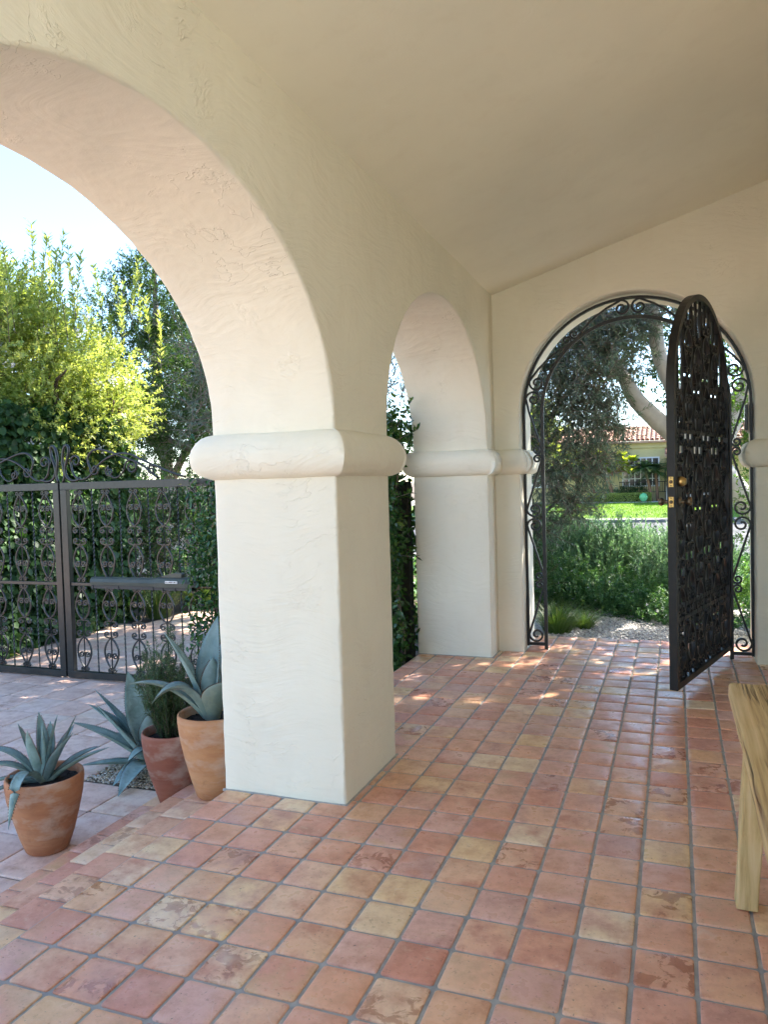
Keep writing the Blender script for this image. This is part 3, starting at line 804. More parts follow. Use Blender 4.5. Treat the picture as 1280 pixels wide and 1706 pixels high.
# opener
op = thing('gate_opener', 'grey green electric gate opener arm fixed across the driveway gate', 'gate opener', (-5.1, GY-.15, .63))
oy = GY-.15
def prism_x(mb, x0, x1, prof, y, bev=0):
    n = len(prof); V = [(x0, y+a, b) for a, b in prof]+[(x1, y+a, b) for a, b in prof]
    F = [(k, (k+1) % n, n+(k+1) % n, n+k) for k in range(n)]+[tuple(range(n))[::-1], tuple(n+k for k in range(n))]
    mb.add(V, F)
pr_ = [(-.05, .605), (-.055, .64), (-.042, .672), (-.02, .688), (.02, .688), (.042, .672), (.055, .64), (.05, .605)]
mb = MB(); prism_x(mb, -5.76, -4.94, pr_, oy); o = kid(mb.build('arm_cover', M['opener'], bevel=.004), op)
pr2 = [(-.062, .60), (-.066, .645), (-.05, .685), (-.025, .70), (.025, .70), (.05, .685), (.066, .645), (.062, .60)]
mb = MB(); prism_x(mb, -4.935, -4.56, pr2, oy)
V = [(-4.56, oy+a, b) for a, b in pr2]+[(-4.46, oy+a*.6, .605+(b-.60)*.45) for a, b in pr2]; n = 8
mb.add(V, [(k, (k+1) % n, n+(k+1) % n, n+k) for k in range(n)]+[tuple(n+k for k in range(n))])
kid(mb.build('motor_housing', M['opener'], bevel=.004), op)
mb = MB(); hn = [(-4.90, .700), (-4.80, .728), (-4.74, .742), (-4.64, .744), (-4.62, .735), (-4.63, .722), (-4.63, .70)]
V = [(a, oy-.03, b) for a, b in hn]+[(a, oy+.03, b) for a, b in hn]; n = len(hn)
mb.add(V, [(k, (k+1) % n, n+(k+1) % n, n+k) for k in range(n)]+[tuple(range(n)), tuple(n+k for k in range(n))[::-1]])
kid(mb.build('cover_handle', M['opener']), op)
mb = MB(); mb.box(-5.75, -4.50, oy-.044, oy+.044, .570, .604)
for x in (-5.73, -5.40, -4.97, -4.85, -4.70, -4.55): mb.box(x-.007, x+.007, oy-.05, oy+.05, .562, .602)
kid(mb.build('underside', M['opener_dark']), op)
mb = MB(); mb.tube([(-4.50, oy, .60), (-4.30, oy+.05, .60), (-4.22, GY-.05, .60)], .014, 6); kid(mb.build('bracket', M['bronze']), op); mb = MB(); mb.tube([(-5.6, oy, .575), (-5.6, GY-.02, .575)], .018, 6)
kid(mb.build('bracket', M['bronze']), op)
mb = MB(); mb.box(-4.80, -4.655, oy-.0685, oy-.064, .644, .668); st = kid(mb.build('sticker', M['sticker']), op)
mb = MB()
for a, b_ in ((0, .012), (.016, .006), (.026, .012), (.046, .018), (.07, .014), (.09, .01), (.104, .014), (.122, .012)):
    mb.box(-4.795+a, -4.795+a+b_, oy-.0695, oy-.0686, .650, .658+(.004 if b_ > .012 else 0))
kid(mb.build('sticker_lettering', M['sticker_ink']), op)

# ---- arched side frame round the pedestrian gateway
fr = thing('gate_surround', 'black iron double hoop with scrolls lining the arched gateway', 'gate frame', (-.35, 7.17, 0))
FY = 7.17; CX, SP = -.35, 2.19; RO, RI = .955, .79; RZ = .97; RZi = .80
def hoop(a, rise, spring, z0, n=40):
    return [(CX-a, z0)]+[(CX-a, z0+(spring-z0)*i/10) for i in range(1, 10)]+[(CX+a*math.cos(math.pi*(1-i/n)), spring+rise*math.sin(math.pi*(1-i/n))) for i in range(n+1)]+[(CX+a, z0+(spring-z0)*i/10) for i in range(9, -1, -1)]
mb = MB(); mb.tube([(x, FY, z) for x, z in hoop(RO, RZ, SP, .03)], 1, 4, flat=(.020, .011), smooth=False)
kid(mb.build('outer_hoop', M['iron']), fr)
mb = MB(); mb.tube([(x, FY, z) for x, z in hoop(RI, RZi, SP, -.005)], 1, 4, flat=(.016, .015), smooth=False)
kid(mb.build('inner_hoop', M['iron']), fr)
for s in (-1, 1):
    mb = MB(); xa, xb = sorted((CX+s*RI, CX+s*RO)); mb.box(xa, xb, FY-.012, FY+.012, .035, .062); kid(mb.build('foot_bar', M['iron']), fr)
# strip parametrised by arclength along the mid line
mid = hoop((RO+RI)/2, (RZ+RZi)/2, SP, .06, 60); ml = [0]
for a, b in zip(mid[:-1], mid[1:]): ml.append(ml[-1]+math.hypot(b[0]-a[0], b[1]-a[1]))
LT = ml[-1]
def strip(s_, t):
    s_ = min(max(s_, 0), LT-1e-6); k = 0
    while ml[k+1] < s_: k += 1
    f = (s_-ml[k])/max(1e-9, ml[k+1]-ml[k]); x = mid[k][0]+(mid[k+1][0]-mid[k][0])*f; z = mid[k][1]+(mid[k+1][1]-mid[k][1])*f
    dx, dz = mid[k+1][0]-mid[k][0], mid[k+1][1]-mid[k][1]; l = math.hypot(dx, dz); nx, nz = -dz/l, dx/l
    return (x+nx*t, FY, z+nz*t)        # +t = outwards on the left side
hw = .074
nu = 6; half = LT/2/nu
def s_scroll(mb, s0, s1):
    """big loop at s0 against the outer bar, small loop at s1 against the inner bar"""
    d = 1 if s1 > s0 else -1; R1, R2 = .071, .041
    a = []
    c1 = s0+d*R1*1.05
    for i in range(23):                       # inner end -> outer loop
        t = i/22; r = R1*(.22+.78*t); an = math.pi*2*1.35*(t-1)+math.pi/2
        a.append((c1-d*r*math.cos(an)*1.0*1, (hw-R1)*1.0+r*math.sin(an)))
    b = []
    c2 = s1-d*R2*1.05
    for i in range(21):
        t = i/20; r = R2*(1-.78*t); an = -math.pi/2-math.pi*2*1.35*t
        b.append((c2-d*r*math.cos(an), -(hw-R2)+r*math.sin(an)))
    pts = a+[((a[-1][0]*(1-q)+b[0][0]*q), (a[-1][1]*(1-q)+b[0][1]*q)) for q in (.25, .5, .75)]+b
    mb.tube([strip(*p) for p in pts], 1, 4, flat=(.011, .0085), smooth=False)
for k in range(nu):
    for base_s, sg in ((0, 1), (LT, -1)):
        s0 = base_s+sg*half*k; s1 = base_s+sg*half*(k+1)
        mb = MB()
        if k % 2 == 0: s_scroll(mb, s0, s1)
        else: s_scroll(mb, s1, s0)
        kid(mb.build('scroll', M['iron']), fr)
# ---- pedestrian gate leaf, swung inwards
HX, HY = CX+RI-.03, FY-.02
ang = math.atan2(-1.60, -.475)          # leaf direction from the hinge
leaf = thing('pedestrian_gate', 'tall black wrought-iron arched gate standing open into the porch', 'gate', (HX, HY, 0), ang)
LW = 1.53; LC = LW/2; LSP = 2.17; LR = LW/2; LRZ = .78; zb = .085
def lz(u): return LSP+LRZ*math.sqrt(max(0, 1-((u-LC)/LR)**2))
out_ = [(0.0, zb), (0, LSP)]+[(LC-LR*math.cos(math.pi*i/40), LSP+LRZ*math.sin(math.pi*i/40)) for i in range(1, 40)]+[(LW, LSP), (LW, zb)]
mb = MB(); fd = .028; fw_ = .016
n = len(out_)
V = []
for i, (u, z) in enumerate(out_):
    if i == 0: nx, nz = 1, 1
    elif i == n-1: nx, nz = -1, 1
    else:
        a, b = out_[i-1], out_[i+1]; dx, dz = b[0]-a[0], b[1]-a[1]; l = math.hypot(dx, dz); nx, nz = dz/l, -dx/l
    q = .045
    V += [(u, -fd, z), (u, fd, z), (u+nx*q, fd, z+nz*q), (u+nx*q, -fd, z+nz*q)]
F = []
for i in range(n):
    j = (i+1) % n
    for k in range(4): l = (k+1) % 4; F.append((4*i+k, 4*i+l, 4*j+l, 4*j+k))
mb.add(V, F); fo = mb.build('frame', M['iron'], leaf)
for z in (1.905, .56, .655):
    mb = MB(); mb.box(.045, LW-.045, -.010, .010, z-.014, z+.014); mb.build('crossbar', M['iron'], leaf)
nb = 11
for k in range(nb):
    u = .045+(LW-.09)*(k+1)/(nb+1); mb = MB(); zt = lz(u)-.03
    if k % 2 == 0:
        mb.tube([(u, 0, zb+.03), (u, 0, zt)], .012, 4, smooth=False)
        z = zb+.05; fl = False
        while z+.40 < zt:
            h = .405
            if k % 4 == 2 and z == zb+.05: h = .30
            ornament(mb, u, z, h, .100, 0, fl, .0095, deep=.014); z += h+.035; fl = not fl
        mb.build('scroll_bar', M['iron'], leaf)
    else:
        # knotted bar: plain bar with swellings
        m_ = 64; pts = [(u, 0, zb+.03+(zt-zb-.03)*i/m_) for i in range(m_+1)]
        mb.tube(pts, [.011+.010*max(0, math.sin(i/m_*math.pi*9))**4 for i in range(m_+1)], 6)
        mb.build('knotted_bar', M['iron'], leaf)
# lock side hardware at free end u = LW
mb = MB(); mb.box(LW-.14, LW-.045, -.030, .030, 1.28, 1.62); lb = mb.build('lock_box', M['iron'], leaf)
for zc, nm in ((1.545, 'deadbolt_plate'), (1.405, 'latch_plate')):
    mb = MB(); mb.box(LW+.0005, LW+.004, -.016, .016, zc-.036, zc+.036, .001); pl = mb.build(nm, M['brass'], leaf)
    mb = MB(); mb.tube([(LW+.004, 0, zc), (LW+.010, 0, zc)], .012, 14); mb.build('bolt', M['bronze'], pl)
    for dz in (-.027, .027):
        mb = MB(); mb.tube([(LW+.004, 0, zc+dz), (LW+.0055, 0, zc+dz)], .0045, 10); mb.build('screw', M['bronze'], pl)
def lathe_y(mb, prof, x, z, seg=20):
    V = []; 
    for r, y in prof:
        for k in range(seg): a = 2*math.pi*k/seg; V.append((x+r*math.cos(a), y, z+r*math.sin(a)))
    F = []
    for i in range(len(prof)-1):
        for k in range(seg): l = (k+1) % seg; F.append((i*seg+k, i*seg+l, (i+1)*seg+l, (i+1)*seg+k))
    F += [tuple(range(seg))[::-1], tuple((len(prof)-1)*seg+k for k in range(seg))]
    mb.add(V, F, True)
mb = MB(); lathe_y(mb, [(.036, .030), (.038, .040), (.032, .058), (.024, .066), (.022, .074)], LW-.09, 1.545); mb.build('deadbolt_cylinder', M['brass'], leaf)
mb = MB(); lathe_y(mb, [(.034, .030), (.034, .037), (.014, .042), (.012, .075), (.026, .086), (.030, .098), (.026, .110), (.012, .116)], LW-.09, 1.405); mb.build('knob', M['bronze'], leaf)
mb = MB(); lathe_y(mb, [(.034, -.030), (.034, -.037), (.014, -.042), (.012, -.075), (.026, -.086), (.030, -.098), (.026, -.110), (.012, -.116)], LW-.09, 1.405); mb.build('knob', M['bronze'], leaf)
for z in (1.90, .64):
    mb = MB(); mb.box(-.022, .03, -.024, .024, z-.05, z+.05, .003); mb.build('hinge', M['iron'], leaf)
# doorbell on right jamb
db = thing('doorbell', 'slim dark video doorbell on a cream wedge above the right capital of the gateway', 'doorbell', (.62, 7.26, 2.05))
mb = MB(); mb.box(.584, .624, 7.225, 7.295, 1.93, 2.19, .006); kid(mb.build('mounting_wedge', M['plastic_cream']), db)
mb = MB(); mb.box(.560, .583, 7.195, 7.262, 1.95, 2.17, .005); kid(mb.build('faceplate', M['plastic_dark']), db)

# ================================================================== BENCH
bn = thing('bench', 'rustic wooden bench with cracked honey-coloured plank top at the right edge', 'bench', (.42, 2.7, 0))
def rough_box(mb, x0, x1, y0, y1, z0, z1, seg, amp, bev=.012, taper=None):
    bm = bmesh.new(); bmesh.ops.create_cube(bm, size=1)
    for v in bm.verts: v.co = Vector((v.co.x*(x1-x0), v.co.y*(y1-y0), v.co.z*(z1-z0)))
    bmesh.ops.bevel(bm, geom=bm.edges[:], offset=bev, segments=3, affect='EDGES', profile=.6)
    L_ = [e for e in bm.edges if e.calc_length() > seg*1.5]
    for _ in range(4):
        L_ = [e for e in bm.edges if e.calc_length() > seg*1.6]
        if not L_: break
        bmesh.ops.subdivide_edges(bm, edges=L_, cuts=1, use_grid_fill=True)
    c = Vector(((x0+x1)/2, (y0+y1)/2, (z0+z1)/2))
    for v in bm.verts:
        p = v.co+c
        v.co = p+Vector((noise.noise(p*9), noise.noise(p*9+Vector((5, 0, 0))), noise.noise(p*9+Vector((0, 7, 0)))))*amp+Vector((noise.noise(p*30), noise.noise(p*30+Vector((5, 0, 0))), 0))*amp*.35
        if taper: v.co = taper(v.co)
    mb.bm(bm, False)
BZ = .75
mb = MB(); rough_box(mb, .19, .66, 1.35, 3.37, BZ-.062, BZ, .035, .006, .014); kid(mb.build('seat', M['wood']), bn)
def leg(x, y, sx, sy_):
    mb = MB()
    def tp(p):
        t = (p.z)/.7; return Vector((p.x+sx*(1-t)*-.035, p.y+sy_*(1-t)*.05, p.z))
    rough_box(mb, x-.038, x+.038, y-.045, y+.045, 0.002, .70, .05, .004, .012, tp); kid(mb.build('leg', M['wood_leg']), bn)
leg(.262, 3.0, 1, 1); leg(.60, 3.0, -1, 1); leg(.262, 1.7, 1, -1); leg(.60, 1.7, -1, -1)
mb = MB(); rough_box(mb, .30, .56, 2.99, 3.04, .17, .23, .05, .003, .008); kid(mb.build('stretcher', M['wood_leg']), bn)
mb = MB(); rough_box(mb, .30, .56, 2.97, 3.02, .60, .688, .05, .003, .008); kid(mb.build('apron', M['wood']), bn)

# ================================================================== POTS AND SUCCULENTS
def pot(x, y, z, H, R, m, label, rb=.56, seed=0):
    t = thing('terracotta_pot', label, 'pot', (x, y, z), 0, 'terracotta pots by the courtyard steps')
    prof = [(R*rb*.90, 0), (R*rb, .012), (R*(rb+.14), H*.22), (R*.84, H*.48), (R*.955, H*.72), (R*1.0, H*.90), (R*1.0, H*.965), (R*.985, H*.99), (R*.955, H),
            (R*.91, H*.985), (R*.895, H*.95), (R*.88, H*.88), (R*.86, H*.80)]
    jit = lambda a, zz: .010*noise.noise(Vector((math.cos(a)*1.5, math.sin(a)*1.5, zz*5+seed)))
    mb = MB(); mb.lathe(prof, 0, 0, 56, jit); mb.build('pot_body', m, t)
    mb = MB(); V = [(0, 0, H*.90)]; F = []; k = 30
    for r_ in (.35, .7, .892):
        for q in range(k):
            a = 2*math.pi*q/k; V.append((R*r_*math.cos(a), R*r_*math.sin(a), H*.885+.012*noise.noise(Vector((math.cos(a)*r_*6, math.sin(a)*r_*6, seed)))+(.012 if r_ < .5 else 0)))
    for q in range(k): F.append((0, 1+q, 1+(q+1) % k))
    for g in range(2):
        for q in range(k): a0 = 1+g*k; F.append((a0+q, a0+k+q, a0+k+(q+1) % k, a0+(q+1) % k))
    mb.add(V, F, True); s_ = mb.build('soil', M['soil'], t)
    # lumps of soil / bark
    bm = bmesh.new()
    for q in range(90):
        a = random.uniform(0, 6.28); r_ = R*.84*math.sqrt(random.random()); sz_ = random.uniform(.004, .011)
        mm = Matrix.Translation((r_*math.cos(a), r_*math.sin(a), H*.893+random.uniform(0, .006))) @ Matrix.Rotation(random.uniform(0, 3), 4, 'X') @ Matrix.Diagonal((sz_, sz_*.6, sz_*.5, 1))
        bmesh.ops.create_icosphere(bm, subdivisions=1, radius=1, matrix=mm)
    mb = MB(); mb.bm(bm); mb.build('bark_chips', M['soil'], s_)['kind'] = 'stuff'
    return t
FR = Vector((rt.x, rt.y, 0)).normalized(); TOW = Vector((-fw.x, -fw.y, 0)).normalized()     # plant-local frame: side / towards the arch
def agave(name, label, base, L_, group=None, age=0.15, scale=1.0):
    """L_: (side, up, toward, width, mid_side, mid_up, mid_toward)"""
    t = thing(name, label, 'agave', base, 0, group)
    for li, q in enumerate(L_):
        a, u, c, wd = q[:4]; wd = wd*(1.12 if scale < 1.05 else 1.28)
        tip = FR*a+Vector((0, 0, u))+TOW*c
        if len(q) > 4: md = FR*q[4]+Vector((0, 0, q[5]))+TOW*q[6]
        else: md = tip*.5+Vector((0, 0, .06+.12*abs(a)))-FR*a*.08
        old = q[7] if len(q) > 7 else age*random.random()
        p0 = Vector((0, 0, -.01))+(FR*a+TOW*c)*.06
        n = 22; V = []; F = []; m_ = 6
        cen = [(1-s)**2*p0+2*s*(1-s)*(md*1.0)+s*s*tip for s in [i/n for i in range(n+1)]]
        outd = FR*a+TOW*c; outd = outd.normalized() if outd.length > .02 else TOW
        if u > 2.2*abs(a) and wd > .08: outd = (-TOW if c <= 0 else TOW)+FR*(.5 if a > 0 else -.5); outd.normalize()
        for i in range(n+1):
            s = i/n; T = (cen[min(i+1, n)]-cen[max(i-1, 0)]).normalized()
            # side direction: horizontal, perpendicular to heading
            sd_ = T.cross(-outd if abs(T.dot(outd)) < .92 else Vector((0, 0, 1)))
            if abs(T.dot(outd)) >= .92: sd_ = T.cross(Vector((0, 0, 1)))
            sd_ = T.cross(Vector((0, 0, 1))*max(0.0, abs(T.dot(outd)))-outd*(1-max(0., abs(T.dot(outd))))*1.0)
            sd_.normalize(); N = sd_.cross(T).normalized()
            w_ = wd*(.55+.45*min(1, s/.45)**1.0)*(1 if s < .5 else max(0, (1-((s-.5)/.5)**1.9)))
            w_ = max(w_, .0015)
            th = .016*(1-s)**.7*(wd/.09)+.0012
            ch = .62*(1-.6*s)
            for k in range(m_+1):            # upper surface
                e = -1+2*k/m_; V.append(cen[i]+sd_*(w_*.5*e)+N*(w_*.5*ch*e*e))
            for k in range(m_+1):            # lower surface
                e = 1-2*k/m_; V.append(cen[i]+sd_*(w_*.5*e)+N*(w_*.5*ch*e*e-th*(1-e*e)-.0006))
        mm = 2*(m_+1)
        for i in range(n):
            for k in range(mm): l = (k+1) % mm; F.append((i*mm+k, i*mm+l, (i+1)*mm+l, (i+1)*mm+k))
        F.append(tuple(n*mm+k for k in range(mm)))
        mb = MB(); mb.add(V, F, True, (random.random(), old, 0))
        # marginal teeth
        for i in range(3, n-1):
            for k, sg in ((0, -1), (m_, 1)):
                for fr_ in (0.0, .5):
                    e0 = V[i*mm+k].lerp(V[(i+1)*mm+k], fr_); T = (cen[i+1]-cen[i]).normalized(); c0 = cen[i].lerp(cen[i+1], fr_)
                    o_ = (e0-c0); 
                    if o_.length < .006: continue
                    o_.normalize(); sz_ = .0075
                    mb.add([e0-T*sz_*.6, e0+T*sz_*.6, e0+o_*sz_+T*sz_*.5], [(0, 1, 2)], False, (.5, .2, 1))
        mb.build('leaf', M['agave'], t)
    # tight central spear
    mb = MB(); mb.lathe([(.022*scale, 0), (.03*scale, .05*scale), (.024*scale, .14*scale), (.012*scale, .24*scale), (.002, .33*scale)], 0, 0, 10); mb.build('spear', M['agave'], t)
    return t
P1 = (-3.42, 3.37, ZG); H1 = .44
pot(*P1, H1, .213, M['pot_a'], 'orange terracotta pot with a blue agave, alone at the foot of the steps', seed=1)
agave('potted_agave', 'spiky blue-green agave in the leftmost orange pot', (P1[0], P1[1], P1[2]+H1*.9), [
    (-.150, .33, -.02, .055, -.07, .14, 0), (-.045, .385, -.06, .060, -.01, .18, -.03), (-.065, .31, .05, .075, -.08, .16, .04),
    (.075, .37, -.03, .055, .02, .18, -.02), (.175, .36, -.05, .060, .07, .14, -.03), (.195, .29, .05, .072, .07, .15, .05),
    (-.33, .20, .02, .060, -.16, .22, .01, .1), (-.36, .10, .06, .050, -.16, .17, .04), (-.37, -.01, .04, .045, -.15, .07, .04, .25), (-.30, -.05, .13, .045, -.14, .05, .08, .2),
    (-.05, -.13, .34, .060, -.04, .27, .25, .0), (.385, .19, .02, .055, .16, .12, .03, .1), (.26, .13, -.18, .05, .14, .12, -.1), (-.02, .30, -.15, .06, 0, .16, -.09), (.10, .26, -.20, .05, .05, .16, -.12)], None)
P3 = (-2.433, 3.62, -.125); H3 = .475
pot(*P3, H3, .195, M['pot_c'], 'buff terracotta pot with a broad-leaved agave, touching the front pier', seed=5, rb=.54)
agave('broad_agave', 'broad-leaved green agave with arching leaves in the pot against the pier', (P3[0], P3[1], P3[2]+H3*.9), [
    (-.25, .50, .02, .085, -.10, .28, .02, .12), (.035, .57, -.05, .125, -.03, .26, 0, .05), (-.46, .215, .02, .058, -.22, .26, .01, .22), (-.30, .135, .14, .085, -.13, .34, .09, .30),
    (.10, .235, .11, .12, .03, .16, .09, .55), (.09, .52, -.20, .09, .04, .26, -.12, .1), (-.08, .45, -.18, .08, -.03, .22, -.09, .1), (-.16, .12, -.20, .07, -.1, .18, -.14, .2), (.02, .36, .04, .09, 0, .2, .03, .1)], None, scale=1.1)
P2 = (-2.98, 3.98, -.375); H2 = .46
pot(*P2, H2, .19, M['pot_b'], 'dark red terracotta pot holding the rosemary bush, half hidden by the buff pot', seed=9, rb=.5)
# rosemary: upright twiggy stems covered with needles
rs = thing('rosemary_bush', 'upright feathery rosemary bush in the dark red pot', 'shrub', (P2[0], P2[1], P2[2]+H2*.9))
st = MB(); B = []; T = []
for k in range(80):
    a = random.uniform(0, 6.28); r_ = .21*math.sqrt(random.random()); hh = random.uniform(.32, .70)*(1-.5*(r_/.22)**2)+.05
    b0 = Vector((r_*.35*math.cos(a), r_*.35*math.sin(a), 0)); t0_ = Vector((r_*math.cos(a)*1.1, r_*math.sin(a)*1.1, hh))
    pts = [b0.lerp(t0_, i/7)+Vector((noise.noise(Vector((k, i*.5, 0))), noise.noise(Vector((k, i*.5, 9))), 0))*.035 for i in range(8)]
    st.tube(pts, [.004-.003*i/7 for i in range(8)], 4)
    for i in range(7): B.append(pts[i]); T.append(pts[i+1])
    for q in range(7):
        i = random.randint(1, 6); d = Vector((random.uniform(-1, 1), random.uniform(-1, 1), 1.3)).normalized()*random.uniform(.05, .13); B.append(pts[i]); T.append(pts[i]+d)
V, F, R = twig_leaves(np.array([b[:] for b in B]), np.array([t_[:] for t_ in T]), 34, .025, .0042, spread=.85, fold=.1, jitter=.1)
np_mesh('foliage', V, F, M['rosemary'], rs, R); st.build('stems', M['twig'], rs)
# big agave in the gravel bed
agave('large_agave', 'largest blue agave, growing from the pea gravel behind the pots', (-3.62, 4.62, ZG+.03), [
    (-.18, .69, .0, .155, -.10, .34, 0, .05), (.02, .68, -.10, .13, .01, .34, -.06, .03), (-.42, .57, .02, .085, -.12, .22, .02, .0), (-.46, .47, .05, .105, -.17, .27, .04, .05),
    (-.36, .50, .16, .07, -.16, .22, .12), (-.62, .32, -.02, .09, -.28, .22, 0, .25), (-.46, .17, -.16, .09, -.26, .20, -.10, .0), (-.54, .02, .06, .07, -.25, .05, .05, .2),
    (-.19, -.01, .24, .065, -.02, .30, .14, .0), (-.20, -.03, .34, .10, -.08, .10, .18, .0), (-.09, -.02, .55, .11, -.02, .16, .30, .0), (.02, .42, .08, .13, -.02, .24, .08, .35),
    (.25, .50, -.05, .10, .10, .3, -.02), (.40, .30, .05, .10, .2, .25, .02), (.1, .45, -.25, .10, .05, .25, -.12), (-.25, .35, -.3, .10, -.12, .2, -.15), (.30, .15, -.25, .1, .15, .2, -.1)], None, scale=1.6)

# ================================================================== VINE FENCE (between driveway gate and the far pier)
vf = thing('jasmine_vine', 'glossy dark green jasmine vine smothering the short fence beside the far pier', 'climbing plant', (-3.3, 6.75, ZG))
V = []
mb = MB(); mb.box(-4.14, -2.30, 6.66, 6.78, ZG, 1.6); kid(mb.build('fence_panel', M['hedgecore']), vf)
n = 15000
px = RNG.uniform(-4.55, -2.30, n); pz = RNG.uniform(-.40, 1, n)
top = 1.85+.18*np.sin(px*2.1)+.12*np.sin(px*5.3+1); pz = ZG+(top-ZG)*RNG.random(n)
bul = np.array([noise.noise(Vector((a*1.8, 0, b*1.8))) for a, b in zip(px, pz)])
py = 6.60-.12-.14*bul-.16*RNG.random(n)
back = RNG.random(n) < .22; py[back] = 6.85+.15*RNG.random(back.sum())
P = np.stack([px, py, pz], 1)
edge = px < -4.2; P[edge, 1] += .15*RNG.random(edge.sum())
keep = ~((px < -4.25) & (np.abs(pz-.8) > .6+.4*RNG.random(n)))
P = P[keep]; n = len(P)
D = nrm(RNG.normal(size=(n, 3))*.7+np.array([0, -.5, -.35])); N = nrm(np.array([0, -1., .5])+RNG.normal(size=(n, 3))*.5)
A1 = leaf_arrays(P, D, N, .062*(.6+.6*RNG.random(n)), .030*(.7+.5*RNG.random(n)), .2, True, .12)
# side facing the porch arch and a few shoots reaching past the pier
m2 = 2600; z2 = ZG+.1+(2.15-ZG)*RNG.random(m2); P = np.stack([-2.30-.22*RNG.random(m2)+.05*np.sin(z2*7), 6.28+.55*RNG.random(m2), z2], 1)
D = nrm(RNG.normal(size=(m2, 3))*.8+np.array([.2, -.4, -.3])); N = nrm(np.array([.3, -.8, .5])+RNG.normal(size=(m2, 3))*.5)
A2 = leaf_arrays(P, D, N, .068*(.6+.6*RNG.random(m2)), .032*(.7+.5*RNG.random(m2)), .2, True, .12)
Bs = []; Ts = []
for (x, y, z, dx, dy, dz) in [(-2.36, 6.45, 2.0, .20, -.02, .30), (-2.34, 6.42, 1.95, .25, -.03, .10), (-2.36, 6.42, 1.45, .20, -.04, .05), (-2.35, 6.42, .95, .22, -.03, -.02), (-2.36, 6.45, 2.1, .05, 0, .3), (-2.4, 6.4, 1.7, .12, -.1, .15)]:
    Bs.append((x, y, z)); Ts.append((x+dx, y+dy, z+dz))
for k in range(26):
    x = random.uniform(-4.6, -2.5); Bs.append((x, 6.5, 1.85)); Ts.append((x+random.uniform(-.15, .15), 6.45, 1.85+random.uniform(.15, .45)))
A3 = twig_leaves(Bs, Ts, 13, .07, .034, spread=.8, droop=.1, full=True)
V, F, R = merge([A1, A2, A3]); o = np_mesh('leaves', V, F, M['jasmine'], None, R); kid(o, vf)
sb = MB(); twig_sticks(sb, Bs, Ts, .004)
for k in range(16):
    x = random.uniform(-4.1, -2.35); limb(sb, [(x, 6.55, ZG), (x+.08, 6.5, .3), (x-.06, 6.52, 1.0), (x+.1, 6.5, 1.7)], .016, .006, 6, .05)
limb(sb, [(-2.38, 6.6, ZG), (-2.36, 6.5, .5), (-2.42, 6.52, 1.2), (-2.36, 6.5, 1.9)], .03, .012, 7, .05)
kid(sb.build('stems', M['bark_grey']), vf)

# ================================================================== LEFT GARDEN
def lumpy_core(x0, x1, y0, y1, z0, z1, amp=.12, seg=10, mat_='hedgecore', name='dark_core'):  # solid backing, its dark colour stands for the shaded interior
    bm = bmesh.new(); bmesh.ops.create_cube(bm, size=1); bmesh.ops.subdivide_edges(bm, edges=bm.edges[:], cuts=seg, use_grid_fill=True)
    for v in bm.verts:
        p = Vector(((x0+x1)/2+v.co.x*(x1-x0), (y0+y1)/2+v.co.y*(y1-y0), (z0+z1)/2+v.co.z*(z1-z0)))
        v.co = p+Vector((noise.noise(p*1.7), noise.noise(p*1.7+Vector((3, 0, 0))), noise.noise(p*1.7+Vector((0, 3, 0)))))*amp
    mb = MB(); mb.bm(bm); return mb.build(name, M[mat_])
# ivy hedge
ih = thing('ivy_hedge', 'tall dark ivy-covered hedge behind the driveway gates', 'hedge', (-8.6, 9.5, ZG))
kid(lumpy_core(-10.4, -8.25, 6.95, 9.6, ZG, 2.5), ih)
def skin(n, x0, x1, y0, y1, z0, z1, face):
    a = RNG.random(n); b = RNG.random(n); dp = RNG.random(n)
    if face == 'x':
        y = y0+(y1-y0)*a; z = z0+(z1-z0)*b; bulge = np.array([noise.noise(Vector((0, q*1.1, r*1.4))) for q, r in zip(y, z)])
        P = np.stack([x1+.22*bulge-.30*dp, y, z], 1); out = np.array([1., 0, 0])
    elif face == '-y':
        x = x0+(x1-x0)*a; z = z0+(z1-z0)*b; bulge = np.array([noise.noise(Vector((q*1.1, 5, r*1.4))) for q, r in zip(x, z)])
        P = np.stack([x, y0-.22*bulge+.30*dp, z], 1); out = np.array([0, -1., 0])
    else:
        x = x0+(x1-x0)*a; y = y0+(y1-y0)*b; bulge = np.array([noise.noise(Vector((q*1.1, r*1.1, 9))) for q, r in zip(x, y)])
        P = np.stack([x, y, z1+.22*bulge-.25*dp], 1); out = np.array([0, 0, 1.])
    return P, out
parts = []
for n, f in ((15000, 'x'), (9000, '-y'), (3000, 'z')):
    P, out = skin(n, -10.8, -7.9, 6.7, 9.9, ZG+.02, 2.75, f)
    D = nrm(RNG.normal(size=(n, 3))*.6+np.array([0, 0, -.8])+out*.25); N = nrm(out*1.2+np.array([0, 0, .5])+RNG.normal(size=(n, 3))*.45)
    s_ = .6+.7*RNG.random(n); parts.append(leaf_arrays(P, D, N, .095*s_, .095*s_, .12, True, .1))
V, F, R = merge(parts); kid(np_mesh('leaves', V, F, M['ivy'], None, R), ih)
